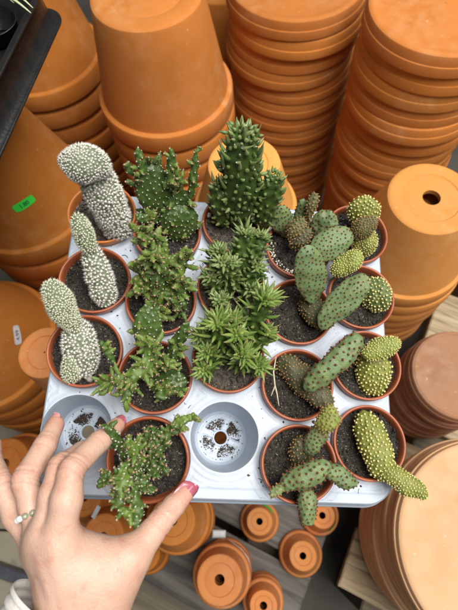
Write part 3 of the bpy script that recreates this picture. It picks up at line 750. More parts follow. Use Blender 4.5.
class Plant:
    def __init__(s, pos, label, seed, soil='soil', pot='pot', depth_=.0065, tilt=None, group='small cacti potted in the grey tray', R=PR, h=.050):
        s.pos = np.asarray(pos, float); s.rng = np.random.default_rng(seed)
        loc = Matrix.Translation(s.pos.tolist())
        s.tilt = tilt
        s.root = thing('potted_cactus', label, 'cactus', TW @ loc, group)
        tl = np.array((tilt or Matrix.Identity(3))); s.tl = tl
        V, F = pot_mesh(R, h); part('pot', V @ tl.T, F, pot, s.root)
        V, F = soil_mesh(R-.0022, depth_, s.rng); part('soil', V @ tl.T, F, soil, s.root)
        s.zs = s.pos[2]-depth_
    def p(s, px, py, z): return att(px, py, z)-s.pos
    def view(s, P): return unit(CT-(np.asarray(P)+s.pos))
    def joint(s, a, b, wpx, th=.6, twist=0, bend=(0, 0), k=1.15, m=.55, style='yellow', mt=None, tuftm=None, name='pad', sp=None, scale=1.0):
        """a, b = (px, py, z) ends; wpx = width in photo pixels; th = thickness share; twist turns the face from the viewer"""
        A, B = s.p(*a), s.p(*b); mid = (A+B)/2
        wd = wpx*dept(mid+s.pos)/FPX
        v = s.view(mid); ax = unit(B-A); side = unit(np.cross(ax, v))
        f = unit(np.cross(side, ax)); f = f*math.cos(rad(twist))+side*math.sin(rad(twist))
        bv = side*bend[0]*wd/wpx+f*bend[1]*wd/wpx
        P = Pad(A, B, wd, wd*th, f, bv, k, m)
        rng = s.rng; st = STY[style]
        spc = (sp or st['sp'])
        P.setlump(st.get('lump', .0009), int(rng.integers(1e6)))
        pos, n, u = P.areoles(spc, rng=rng, u0=.05); pos = pos+n*P.off(pos)[:, None]
        V, F = P.mesh(st.get('nu', 44), st.get('nv', 48), pos, st['h'], spc*st['sg'])
        o = part(name, V, F, mt or st['m'], s.root)
        pos = pos+n*st['h']*.9
        V, F = tufts(pos, n, rng, st['k'], st['ln'], st['r'], st['spread'], st['core'])
        part(st['tn'], V, F, tuftm or st['tm'], o)
        return P, o
STY = {
 'woolly': dict(sp=.0026, h=.0010, sg=.42, m='woolly', k=22, ln=.0025, r=.00016, spread=.8, core=.00080, tm='white_wool', tn='wool_tufts', nu=56, nv=60),
 'crest': dict(sp=.0021, h=.0008, sg=.42, m='woolly', k=18, ln=.0019, r=.00014, spread=.85, core=.00054, tm='white_wool', tn='wool_tufts', nu=56, nv=60),
 'cream': dict(sp=.0018, h=.0007, sg=.42, m='woolly', k=16, ln=.0019, r=.00013, spread=.8, core=.00055, tm='cream_wool', tn='wool_tufts', nu=56, nv=60),
 'yellow': dict(sp=.0030, h=.0010, sg=.42, m='yellow_pad', k=18, ln=.0012, r=.00012, spread=.9, core=.00078, tm='yellow_tuft', tn='glochids'),
 'fine': dict(sp=.0021, h=.0006, sg=.40, m='young_pad', k=8, ln=.0012, r=.00014, spread=.75, core=.00050, tm='yellow_tuft', tn='glochids'),
 'rust': dict(sp=.0036, h=.0005, sg=.36, m='blue_pad', k=12, ln=.0012, r=.00012, spread=.8, core=.00062, tm='rust_tuft', tn='glochids'),
 'rustbig': dict(sp=.0046, h=.0009, sg=.36, m='blue_pad', k=12, ln=.0013, r=.00012, spread=.8, core=.00090, tm='rust_tuft', tn='glochids'),
 'ochre': dict(sp=.0032, h=.0008, sg=.38, m='blue_pad', k=9, ln=.0013, r=.00015, spread=.7, core=.00058, tm='ochre_tuft', tn='glochids'),
 'stem': dict(sp=.0046, h=.0013, sg=.42, m='mid_stem', k=8, ln=.0017, r=.00011, spread=.85, core=.00044, tm='white_dot', tn='spine_tufts', lump=.0008),
}
STEMZ = .0105

def cpos(c, k, obs=None, z=.0095):
    g = cell(c, k)+np.array([0, 0, z])
    if obs:
        o = att(obs[0], obs[1], z); g = g*.45+o*.55
    g[2] = z
    return g

# ---- left column: woolly
p = Plant(cpos(0, 0, (100.5, 213)), 'crested white woolly cactus with a fan shaped head at the back left corner', 100, soil='soil_dry', pot='pot_orange', depth_=.009)
p.joint((121, 238, .002), (87, 160, .068), 33, .75, bend=(4, 4), k=1.0, m=.30, style='woolly')
p.joint((63, 173, .070), (108, 171, .066), 37, .85, k=1, m=.42, style='crest', bend=(-15, 5))
p = Plant(cpos(0, 1, (94.5, 281)), 'white woolly cactus with a slim pale joint leaning left over black soil', 101, depth_=.008)
p.joint((108, 307, .002), (90, 246, .038), 23, .72, k=.85, m=.40, style='woolly')
p.joint((92, 254, .036), (76, 215, .060), 16.5, .8, k=1.05, m=.42, style='cream')
p = Plant(cpos(0, 2, (84.4, 351)), 'white woolly cactus with a fat upper joint and a tiny round pup', 102)
p.joint((85, 378, .002), (76, 319, .030), 30, .7, k=.9, m=.45, style='woolly')
p.joint((76, 333, .028), (49, 282, .056), 27, .75, k=1.1, m=.45, style='cream')
p.joint((71, 382, .006), (70, 357, .020), 17, .85, k=1, m=.5, style='cream')
V, F = blobs([p.p(90, 379, .003)], .0035, p.rng, .12)
part('stone', V, F, 'stone', p.root)

# ---- right column: yellow tufted
p = Plant(cpos(4, 0, (354, 235)), 'bunny ear cactus of three round pads at the back right corner', 110)
p.joint((362, 232, .012), (366, 196, .040), 31, .45, k=1.25, style='yellow', mt='yellow_pad')
p.joint((350, 238, .020), (377, 217, .044), 20, .6, k=1.1, style='fine', mt='brown_pad', tuftm='ochre_tuft')
p.joint((358, 257, .008), (372, 231, .028), 24, .6, k=1.1, style='fine', mt='yellow_pad')
p = Plant(cpos(4, 1, (361, 297)), 'bunny ear cactus with one bright pad and one round dotted pad', 111)
p.joint((331, 273, .018), (362, 254, .036), 19, .75, k=1.05, m=.42, style='fine', mt='young_pad', bend=(1, 1))
p.joint((361, 302, .002), (389, 287, .026), 34, .5, k=1.0, m=.5, style='yellow', mt='green_pad')
p = Plant(cpos(4, 2, (368, 364.5)), 'bunny ear cactus with a knobbly bent top pad over its dotted lower pad', 112)
p.joint((373, 395, .002), (374, 350, .022), 32, .6, k=1.0, m=.5, style='yellow', mt='yellow_pad')
p.joint((362, 357, .026), (400, 341, .038), 21, .75, k=1.0, m=.42, style='fine', mt='young_pad', bend=(-2, 0))
p = Plant(cpos(4, 3, (370, 443)), 'bunny ear cactus whose thin second pad hangs over the front right tray corner', 113)
p.joint((362, 411, .014), (385, 480, .014), 29, .62, k=1.05, m=.42, style='yellow', mt='yellow_pad', bend=(-2, 5))
p.joint((381, 468, .016), (428, 496, .024), 20, .75, k=.85, m=.42, style='fine', mt='yellow_pad', bend=(1.5, 3))
hair = [p.p(382+10*math.cos(a)+a, 443+12*math.sin(a), .0045) for a in np.linspace(0, 4.6, 22)]
part('root_hair', *tube(hair, .00022, 5), 'straw', p.root)

# ---- fourth column: rust dotted
p = Plant(cpos(3, 0, (300, 248)), 'rust dotted cactus with many small pads behind the others', 120)
p.joint((287, 238, .004), (279, 206, .034), 23, .4, style='rust', sp=.0033)
p.joint((302, 238, .006), (303, 200, .040), 17, .6, style='rust', sp=.0033)
p.joint((308, 220, .030), (316, 194, .052), 10, .9, k=1.0, m=.4, style='ochre', mt='brown_pad', sp=.0026)
p.joint((316, 238, .014), (332, 211, .036), 26, .35, style='rust', sp=.0033)
p.joint((309, 256, .020), (352, 232, .034), 31, .38, k=1.0, m=.5, style='rust', sp=.0033, mt='blue_pad')
p.joint((289, 240, .020), (304, 218, .038), 15, .7, style='ochre', mt='brown_pad', sp=.0026)
p.joint((289, 248, .016), (311, 230, .034), 15, .7, style='ochre', mt='olive_pad', sp=.0026)
an = p.rng.uniform(rad(165), rad(285), 90); rr_ = p.rng.uniform(.0205, .0262, 90)
V, F = blobs(np.stack([rr_*np.cos(an), rr_*np.sin(an), np.full(90, -.0058)], 1), p.rng.uniform(.0003, .0010, 90), p.rng, .3)
part('perlite', V, F, 'white_dot', p.root, kind='stuff')
p = Plant(cpos(3, 1, (300, 311)), 'rust dotted cactus with one tall oval pad and a pad crossing to the right', 121, depth_=.007)
p.joint((314, 303, .020), (306, 245, .058), 33, .30, k=1.05, m=.5, style='rust', twist=14)
p.joint((300, 299, .004), (333, 326, .026), 25, .7, k=1, m=.45, style='rust', mt='olive_pad', tuftm='ochre_tuft')
p.joint((320, 328, .026), (368, 276, .056), 28, .36, k=1.05, m=.46, style='rust', bend=(-3, 0))
p = Plant(cpos(3, 2, (297.5, 385)), 'rust dotted cactus with a thick upper joint lying on a brownish lower joint', 122)
p.joint((278, 358, .003), (330, 407, .014), 27, .85, k=1, m=.38, style='ochre', mt='olive_pad', bend=(-3, 5), sp=.0031)
p.joint((304, 389, .026), (361, 336, .044), 23, .85, k=1, m=.36, style='rustbig', mt='blue_pad', bend=(3, 4), sp=.0044)
p = Plant(cpos(3, 3, (299, 464), z=.012), 'rust dotted cactus branching into short fat arms at the tray front edge', 123)
p.joint((298, 468, .000), (300, 440, .022), 24, .8, k=1, m=.45, style='ochre', mt='olive_pad', tuftm='ochre_tuft')
p.joint((306, 452, .022), (325, 423, .036), 18, .85, k=1, m=.36, style='rust', sp=.0031, bend=(1, 2))
p.joint((321, 432, .036), (334, 407, .046), 20, .75, k=1.1, m=.44, style='ochre', mt='young_pad', sp=.0026, tuftm='ochre_tuft')
p.joint((281, 487, .022), (331, 465, .034), 24, .8, k=1.05, m=.38, style='rustbig', sp=.0040, bend=(-2, 3))
p.joint((322, 466, .026), (357, 485, .030), 18, .85, k=.9, m=.38, style='rust', sp=.0031)
p.joint((306, 485, .022), (309, 527, .022), 18, .85, k=.95, m=.38, style='rust', sp=.0031, bend=(1, 2))
p.joint((284, 482, .022), (271, 497, .026), 11, .85, k=1, m=.42, style='ochre', sp=.0028)
# dry forked stalk
q0 = att(279, 404, .012)
st = thing('dry_stalk', 'thin pale forked dry stalk lying on the soil of the rust dotted cactus', 'twig', TW @ Matrix.Translation(q0.tolist()))
part('stem', *tube([att(276, 357, .0145)-q0, att(273.5, 372, .0145)-q0, att(275, 386, .013)-q0, att(271, 396, .012)-q0], [.0006, .0007, .0007, .0004], 6), 'straw', st)
part('fork', *tube([att(275, 385, .013)-q0, att(277, 394, .0125)-q0, att(279, 406, .012)-q0], [.0006, .0006, .0004], 6), 'straw', st)

# ---- second column: branching green
def nubby(p, a, b, wpx, th=.7, twist=0, bend=(0, 0), mt='mid_stem', nubs=10, nl=(5, 11), nw=(3, 5), tipm='bright_stem', k=1.05, m=.42, sp=.0046, seed=0, lo=.25):
    if wpx < 21: wpx *= .78
    P, o = p.joint(a, b, wpx, th, twist, bend, k, m, 'stem', mt, name='stem', sp=sp)
    rng = p.rng; mb = MB(); tf = MB(); wf = MB()
    pxm = dept(P.C+p.pos)/FPX
    nubs = int(math.ceil(nubs*.82))
    for i in range(nubs):
        u = rng.uniform(lo, .98); ph = rng.uniform(0, 6.28)
        if math.sin(ph) < -.6: ph = -ph
        if rng.uniform() < .45: ph = (0 if rng.uniform() < .5 else math.pi)+rng.normal()*.5
        A, n = P.ev(u, ph); A, n = A[0], n[0]
        L = rng.uniform(*nl)*pxm*1.6; wd = rng.uniform(*nw)*pxm*1.08
        D = unit(n+.45*unit(P.B-P.A)+rng.normal(size=3)*.25)
        q = Pad(A-D*wd*.3, A+D*L, wd, wd*.85, p.view(A)+.001, rng.normal(size=3)*.0012, rng.uniform(.8, 1.2), .45)
        pos, nn, uu = q.areoles(.0032, u0=.3, rng=rng)
        mb.add(*q.mesh(12, 12, pos, .0007, .0013))
        tf.add(*tufts(pos+nn*.0006, nn, rng, 6, .0015, .00010, .85, .00034))
        tf.add(*blobs([q.B+D*.0002], .0008, rng, .25))
    V, F = mb.get(); part('side_shoots', V, F, tipm, p.root, kind='stuff') if nubs else None
    if nubs: V, F = tf.get(); part('shoot_tips', V, F, 'pink_tuft', p.root, kind='stuff')
    # little pinkish nubs along the rim of the joint
    pos, n, u = P.areoles(sp, rng=rng)
    return P
p = Plant(cpos(1, 0, (166.5, 229)), 'dark green branching cactus with three upright finger stems, back row', 130)
nubby(p, (165, 222, .010), (146, 163, .060), 36, .35, mt='dark_stem', nubs=12, k=1.2, m=.5, tipm='mid_stem')
nubby(p, (147, 178, .050), (137, 149, .072), 12, .8, mt='mid_stem', nubs=3, nl=(3, 5))
nubby(p, (134, 176, .050), (127, 163, .060), 8, .8, mt='mid_stem', nubs=1, nl=(3, 5))
nubby(p, (171, 192, .042), (171.5, 150, .074), 9.5, .85, mt='mid_stem', nubs=6, nl=(2, 4), nw=(3, 4))
nubby(p, (190, 200, .040), (195.5, 150, .076), 8.5, .85, mt='mid_stem', nubs=7, nl=(2, 4), nw=(3, 4), bend=(2, 0))
nubby(p, (165, 206, .030), (192, 194, .042), 14, .7, mt='dark_stem', nubs=10, nl=(4, 7))
nubby(p, (180, 242, .002), (178, 204, .034), 38, .45, mt='dark_stem', nubs=8, k=1.15, m=.5, nl=(3, 6))
nubby(p, (158, 222, .018), (135, 216, .034), 13, .7, mt='dark_stem', nubs=8, nl=(4, 7))
nubby(p, (163, 186, .046), (182, 178, .056), 12, .7, mt='mid_stem', nubs=8, nl=(4, 7))
p = Plant(cpos(1, 1, (160, 298)), 'light green knobbly cactus crowded with short shoots, second row', 131)
for (a, b, wd, mt) in (((165, 308, .004), (150, 232, .056), 15, 'mid_stem'), ((160, 300, .01), (138, 262, .042), 13, 'mid_stem'), ((168, 296, .012), (186, 248, .050), 17, 'bright_stem'),
                       ((160, 285, .024), (166, 240, .054), 12, 'bright_stem'), ((150, 296, .014), (134, 284, .034), 11, 'mid_stem'), ((172, 300, .012), (188, 280, .036), 14, 'mid_stem'),
                       ((156, 306, .010), (158, 270, .040), 20, 'dark_stem'), ((148, 250, .046), (140, 226, .062), 9, 'bright_stem'), ((164, 308, .006), (150, 312, .028), 15, 'mid_stem'), ((172, 306, .006), (186, 304, .026), 14, 'dark_stem'), ((158, 262, .04), (152, 252, .06), 12, 'bright_stem')):
    nubby(p, a, b, wd, .75, mt=mt, nubs=15, nl=(5, 10), nw=(4, 6), tipm='bright_stem' if mt != 'dark_stem' else 'mid_stem')
p = Plant(cpos(1, 2, (154.5, 377)), 'green cactus with a flat upright pad and bright knobbly arm, third row', 132)
nubby(p, (150, 362, .014), (147, 305, .050), 27, .4, mt='mid_stem', nubs=6, k=1.25, m=.5, nl=(3, 5))
nubby(p, (168, 356, .016), (189, 322, .044), 14, .7, mt='dark_stem', nubs=5, nl=(2, 4), bend=(1, 0))
nubby(p, (148, 378, .020), (150, 338, .046), 16, .8, mt='bright_stem', nubs=16, nl=(5, 10))
nubby(p, (160, 352, .034), (124, 384, .036), 16, .8, mt='bright_stem', nubs=18, nl=(5, 10))
nubby(p, (130, 376, .034), (100, 386, .036), 13, .8, mt='bright_stem', nubs=14, nl=(5, 9))
nubby(p, (116, 366, .032), (101, 341, .044), 8, .85, mt='mid_stem', nubs=4, nl=(2, 4), nw=(3, 4))
nubby(p, (148, 386, .006), (186, 380, .018), 25, .5, mt='dark_stem', nubs=6, nl=(3, 5), k=1.1, m=.5)
nubby(p, (170, 370, .008), (176, 346, .030), 15, .6, mt='dark_stem', nubs=9, nl=(4, 7))
nubby(p, (166, 388, .006), (160, 398, .022), 16, .6, mt='mid_stem', nubs=12, nl=(4, 8))
nubby(p, (158, 366, .024), (168, 358, .040), 14, .7, mt='mid_stem', nubs=14, nl=(4, 8))
nubby(p, (136, 378, .026), (122, 402, .034), 11, .8, mt='mid_stem', nubs=10, nl=(4, 8))
nubby(p, (158, 372, .010), (140, 372, .028), 18, .6, mt='mid_stem', nubs=10, nl=(4, 7))

# ---- third column: awl leaved
def leafy(p, a, b, wpx, mt, lm, leafL, leafr, sp, bend=(0, 0), m=.3, k=1.0, spread=.5, up=.35, hook=.0, u0=.12, dots=True, tipdense=0, jit=.16):
    A, B = p.p(*a), p.p(*b); mid = (A+B)/2; wd = wpx*dept(mid+p.pos)/FPX
    v = p.view(mid); ax = unit(B-A); side = unit(np.cross(ax, v)); f = unit(np.cross(side, ax))
    P = Pad(A, B, wd, wd*.9, f, side*bend[0]*wd/wpx+f*bend[1]*wd/wpx, k, m); rng = p.rng
    P.setlump(.0010, int(rng.integers(999)))
    pos, n, u = P.areoles(sp, u0=u0, rng=rng); pos = pos+n*P.off(pos)[:, None]
    V, F = P.mesh(46, 40, pos, .0020, sp*.40); o = part('stem', V, F, mt, p.root)
    mb = MB(); db = []; dn = []; lv = []
    for q, nn, uu in zip(pos, n, u):
        L = leafL*rng.uniform(.4, 1.35)*(1.0 if uu < .85 else .85)
        D = unit(nn+up*ax*(1+uu)+rng.normal(size=3)*jit)
        mb.add(*awl(q+nn*.0008, D, L, leafr*rng.uniform(.85, 1.15), (ax*hook*rng.uniform(.2, 1.2)+rng.normal(size=3)*.14)))
        db.append(q+nn*.0022+ax*.0010); dn.append(nn)
    for i in range(tipdense):
        a_ = i*GA; th_ = .12+.95*math.sqrt(i/max(1, tipdense))
        D = unit(ax*math.cos(th_)+(side*math.cos(a_)+f*math.sin(a_))*math.sin(th_)+rng.normal(size=3)*.08)
        mb.add(*awl(P.B-ax*wd*.10*(th_-.12)+(side*math.cos(a_)+f*math.sin(a_))*wd*.40*math.sqrt(i/max(1, tipdense)), D, leafL*rng.uniform(.5, 1.15)*(.5+.5*th_), leafr*rng.uniform(.75, 1.15), rng.normal(size=3)*.14))
    V, F = mb.get(); lo_ = part('leaves', V, F, lm, o)
    nl_ = len(V)//36; tp = np.tile(np.repeat([0, 0, 0, .05, .35, .8], 6), nl_)*np.repeat(np.clip(rng.normal(.5, .4, nl_), 0, 1), 36)
    lo_.data.attributes.new('tip', 'FLOAT', 'POINT').data.foreach_set('value', tp.astype(np.float32))
    lo_.data.attributes.new('leafvar', 'FLOAT', 'POINT').data.foreach_set('value', np.repeat(rng.uniform(0, 1, nl_)**1.5, 36).astype(np.float32))
    V, F = tufts(np.array(db), np.array(dn), rng, 4, .0016, .00013, .7, .00055); part('spine_tufts', V, F, 'white_dot', o)
    return P
p = Plant(cpos(2, 0, (236, 222)), 'tall dark green cone shaped cactus with hooked stubby leaves', 140, soil='soil_dry', depth_=.0075)
leafy(p, (238, 226, .0), (243, 131, .096), 37, 'dark_stem', 'leaf_dark', .0072, .0017, .0058, m=.34, k=.84, hook=.95, up=.15, jit=.5, tipdense=22, bend=(1, 0))
leafy(p, (262, 228, .006), (275, 176, .062), 21, 'dark_stem', 'leaf_dark', .0062, .0014, .0064, m=.34, k=.95, hook=.4, up=.5, tipdense=16, bend=(-2, 0))
leafy(p, (224, 226, .006), (218, 184, .050), 18, 'dark_stem', 'leaf_dark', .0065, .0014, .0064, m=.36, k=.95, hook=.5, up=.4, tipdense=8)
V, F = blobs([p.p(209, 215, .006)], .0026, p.rng, .15); part('stone', V, F, 'white_dot', p.root)
p = Plant(cpos(2, 1, (232, 288)), 'leafy light green cactus crowded with narrow leaves in the second row centre', 141, soil='soil_dry')
for (a, b, wd, td) in (((230, 290, .004), (218, 250, .044), 17, 26), ((236, 288, .004), (247, 232, .056), 17, 26), ((240, 294, .004), (258, 266, .040), 14, 22), ((226, 296, .004), (209, 276, .036), 13, 20), ((234, 292, .008), (232, 262, .044), 15, 22), ((246, 270, .03), (262, 236, .054), 12, 20), ((228, 280, .02), (222, 262, .05), 13, 22), ((246, 300, .006), (252, 290, .034), 13, 20), ((222, 306, .006), (220, 300, .032), 12, 20)):
    leafy(p, a, b, wd, 'mid_stem', 'leaf_dark', .0082, .0014, .0048, m=.34, tipdense=td, up=.4)
p = Plant(cpos(2, 2, (228.5, 356)), 'light green star headed cactus with long pointed leaves beside the empty front cell', 142, soil='soil_dry')
for (a, b, wd, td, L) in (((226, 358, .004), (217, 322, .052), 15, 44, .0135), ((240, 350, .004), (266, 299, .058), 15, 44, .0135), ((238, 366, .004), (244, 354, .044), 14, 40, .0115),
                         ((222, 360, .004), (206, 352, .034), 11, 26, .010), ((246, 352, .004), (268, 332, .030), 12, 24, .0095), ((228, 340, .02), (234, 318, .040), 12, 24, .0105), ((214, 366, .004), (203, 370, .026), 10, 22, .0095), ((246, 366, .004), (260, 366, .028), 11, 24, .010), ((232, 350, .02), (238, 334, .048), 12, 28, .0115), ((222, 346, .02), (200, 334, .038), 11, 24, .010)):
    leafy(p, a, b, wd, 'mid_stem', 'leaf_light', L, .0015, .0060, m=.34, tipdense=td, up=.35, u0=.3)

# ---- the pot lifted by the hand
HP = att(147.2, 459.7, .033)
tilt = (Matrix.Rotation(rad(-9), 3, 'Y') @ Matrix.Rotation(rad(7), 3, 'X'))
p = Plant(HP, 'knobbly green cactus with drooping arms in the pot lifted by the fingers', 150, tilt=tilt, depth_=.0085, group=None, R=.0292, h=.046)
for (a, b, wd, mt, nn) in (((144, 468, .030), (172, 424, .052), 14, 'mid_stem', 16), ((166, 430, .050), (194, 415, .058), 9, 'bright_stem', 8), ((130, 462, .030), (106, 426, .066), 13, 'mid_stem', 5),
                          ((140, 470, .028), (118, 474, .056), 19, 'mid_stem', 18), ((126, 482, .046), (116, 508, .056), 13, 'mid_stem', 12), ((134, 484, .044), (137, 531, .056), 13, 'mid_stem', 8),
                          ((144, 462, .030), (126, 442, .060), 17, 'bright_stem', 14), ((112, 472, .052), (99, 482, .056), 9, 'dark_stem', 8), ((118, 508, .054), (132, 516, .056), 9, 'bright_stem', 6),
                          ((146, 470, .026), (164, 462, .036), 16, 'dark_stem', 18), ((138, 456, .040), (150, 436, .050), 14, 'mid_stem', 14), ((138, 474, .036), (146, 492, .040), 15, 'mid_stem', 14),
                          ((124, 462, .056), (122, 498, .062), 15, 'bright_stem', 12), ((144, 442, .046), (160, 432, .054), 12, 'mid_stem', 12)):
    nubby(p, a, b, wd, .8, mt=mt, nubs=nn, nl=(3, 6), nw=(3, 5), tipm='mid_stem' if mt != 'bright_stem' else 'bright_stem', sp=.0036)

# ------------------------------------------------------------------ the hand
def surface_nets(D, org, h):
    nx, ny, nz = D.shape; S = D < 0
    c = np.zeros((nx-1, ny-1, nz-1), np.int8)
    for i in (0, 1):
        for j in (0, 1):
            for k in (0, 1): c += S[i:nx-1+i, j:ny-1+j, k:nz-1+k]
    act = (c > 0) & (c < 8); idx = -np.ones(act.shape, np.int64); I = np.argwhere(act); idx[act] = np.arange(len(I))
    acc = np.zeros((len(I), 3)); cnt = np.zeros(len(I))
    cor = [(i, j, k) for i in (0, 1) for j in (0, 1) for k in (0, 1)]
    val = {q: D[I[:, 0]+q[0], I[:, 1]+q[1], I[:, 2]+q[2]] for q in cor}
    for a in cor:
        for ax in range(3):
            if a[ax] == 0:
                b = list(a); b[ax] = 1; b = tuple(b)
                va, vb = val[a], val[b]; x = (va < 0) != (vb < 0); t = np.where(x, va/np.where(x, va-vb, 1), 0)
                P = np.array(a, float)[None].repeat(len(I), 0); P[:, ax] = t
                acc[x] += P[x]; cnt[x] += 1
    V = org+h*(I+acc/cnt[:, None]); F = []
    for ax in range(3):
        o1, o2 = [(1, 2), (2, 0), (0, 1)][ax]
        sl0 = [slice(None)]*3; sl1 = [slice(None)]*3
        sl0[ax] = slice(0, -1); sl1[ax] = slice(1, None)
        x = S[tuple(sl0)] != S[tuple(sl1)]
        E_ = np.argwhere(x)
        ok = (E_[:, o1] > 0) & (E_[:, o2] > 0) & (E_[:, o1] < D.shape[o1]-1) & (E_[:, o2] < D.shape[o2]-1); E_ = E_[ok]
        d1 = np.zeros(3, int); d1[o1] = 1; d2 = np.zeros(3, int); d2[o2] = 1
        q = [idx[tuple((E_-d1-d2).T)], idx[tuple((E_-d2).T)], idx[tuple(E_.T)], idx[tuple((E_-d1).T)]]
        Q = np.stack(q, 1); inside = S[tuple(E_.T)]
        Q[~inside] = Q[~inside][:, ::-1]
        F.append(Q)
    return V, np.concatenate(F)
HO = att(75, 545, .06)
def hp(px, py, z, r):
    P = att(px, py, z); return P-HO, r*dept(P)/FPX
def cap(X, a, b):
    (A, ra), (B, rb) = a, b; d = B-A; L2 = d @ d
    t = np.clip(((X-A) @ d)/L2, 0, 1)
    return np.linalg.norm(X-A-t[..., None]*d, axis=-1)-(ra+(rb-ra)*t)
def smin(a, b, k):
    h = np.maximum(k-np.abs(a-b), 0)/k; return np.minimum(a, b)-h*h*k*.25
FING = {
 'index': [hp(59, 537, .076, 17.5), hp(66.5, 500, .083, 16), hp(72, 469, .080, 13.8), hp(99, 442, .060, 11.3), hp(117, 425.5, .044, 8.6)],
 'middle': [hp(45, 533, .071, 15.5), hp(52, 496, .075, 13.5), hp(60, 466, .071, 12.3), hp(82, 452, .050, 10.8), hp(104, 440, .034, 8.5)],
 'ring': [hp(40, 535, .060, 13.5), hp(31, 507, .060, 12.5), hp(25, 480, .058, 14), hp(45, 446, .044, 11.8), hp(55.5, 424.5, .030, 9.2)],
 'little': [hp(38, 550, .052, 13.5), hp(16, 516, .046, 13), hp(1, 484, .042, 12.5), hp(-8, 460, .030, 10), hp(-6, 445, .02, 8)],
 'thumb': [hp(104, 592, .056, 26), hp(134, 555, .060, 17.5), hp(160, 522, .054, 13.2), hp(174, 505.5, .049, 11.6), hp(184.5, 494, .046, 9.6)],
}
FING = {k_: [(c_, r_*(.94 if k_ != 'thumb' else .95)) for c_, r_ in v_] for k_, v_ in FING.items()}
PALM = [(hp(70, 640, .052, 24), hp(57, 562, .063, 20)), (hp(82, 640, .055, 26), hp(70, 562, .067, 23)), (hp(96, 640, .053, 24), hp(90, 575, .060, 26)),
        (hp(68, 640, .05, 24), hp(48, 552, .056, 16)), (hp(94, 640, .054, 25), hp(104, 592, .056, 27)), (hp(68, 558, .067, 19), hp(104, 572, .060, 26)),
        (hp(59, 542, .071, 18), hp(47, 540, .065, 16)), (hp(47, 540, .065, 16), hp(42, 550, .056, 14)), (hp(82, 557, .062, 15), hp(120, 562, .058, 17)),
        (hp(60, 760, .045, 33), hp(78, 640, .054, 27)), (hp(88, 760, .045, 33), hp(90, 640, .054, 26))]
HV = .00095
allp = np.array([q[0] for f in FING.values() for q in f]+[att(60, 690, .05)-HO, att(110, 690, .05)-HO])
lo = allp.min(0)-.028; hi = allp.max(0)+.028
lo[1] = att(80, 700, .05)[1]-HO[1]
nn = ((hi-lo)/HV).astype(int)+1
g = [lo[i]+HV*np.arange(nn[i]) for i in range(3)]
X = np.stack(np.meshgrid(*g, indexing='ij'), -1).astype(np.float32)
pal = None
for a, b in PALM:
    d = cap(X, a, b); pal = d if pal is None else smin(pal, d, .012)
tot = pal
fl = None
for nme, ch in FING.items():
    fd = None
    for a, b in zip(ch[:-1], ch[1:]):
        d = cap(X, a, b); fd = d if fd is None else smin(fd, d, .0035)
    # knuckle folds
    for ji, sc in ((2, 1.0), (3, .6)):
        J, rj = ch[ji]; ax = unit(ch[ji+1][0]-ch[ji-1][0]); t = (X-J) @ ax.astype(np.float32); r2 = ((X-J)**2).sum(-1)
        amp = .0017*sc*np.exp(-r2/(1.5*rj)**2)
        for o_ in (-.0034, -.0010, .0014, .0038): fd = fd+amp*np.exp(-((t-o_)/.0008)**2)
    tot = smin(tot, fd, .010) if nme in ('thumb',) else tot
    if nme != 'thumb':
        fl = fd if fl is None else smin(fl, fd, .0022)
tot = smin(tot, fl, .0085)
# tendons and wrist hollows on the back of the hand
up_ = RT @ np.array([0, 0, 1.0])
for (fa, wx, am) in (('index', 84, .0009), ('middle', 76, .0010), ('ring', 70, .0008)):
    A_t = FING[fa][0][0]+up_*FING[fa][0][1]; B_t = att(wx, 640, .052)-HO+up_*.026
    d_ = B_t-A_t; t_t = np.clip(((X-A_t) @ d_)/(d_ @ d_), 0, 1)
    tot = tot-am*np.exp(-(np.linalg.norm(X-A_t-t_t[..., None]*d_, axis=-1)/.0042)**2)
V, F = surface_nets(tot, lo, HV)
V = np.asarray(V, float)
# relax
nb = np.zeros_like(V); ct = np.zeros(len(V))
E1 = np.concatenate([F[:, [0, 1]], F[:, [1, 2]], F[:, [2, 3]], F[:, [3, 0]]])
for it in range(2):
    nb[:] = 0; ct[:] = 0
    np.add.at(nb, E1[:, 0], V[E1[:, 1]]); np.add.at(ct, E1[:, 0], 1)
    V = V*.5+.5*nb/np.maximum(ct, 1)[:, None]
person = thing('person', 'hand with pink nails reaching in from the lower left and gripping a small pot', 'person', TW @ Matrix.Translation(HO.tolist()))
hand = part('hand', V, F.tolist(), 'skin', person)
fl_ = np.zeros(len(V))
for nme, ch in FING.items():
    for (i, s_, wgt) in ((4, 1.5, .75), (3, 1.0, .30), (2, 1.15, .55), (0, .9, .32)):
        if nme == 'thumb' and i == 0: continue
        J, rj = ch[i]; fl_ = np.maximum(fl_, wgt*np.exp(-((V-J)**2).sum(1)/(s_*rj)**2))
at_ = hand.data.attributes.new('flush', 'FLOAT', 'POINT'); at_.data.foreach_set('value', fl_.astype(np.float32))
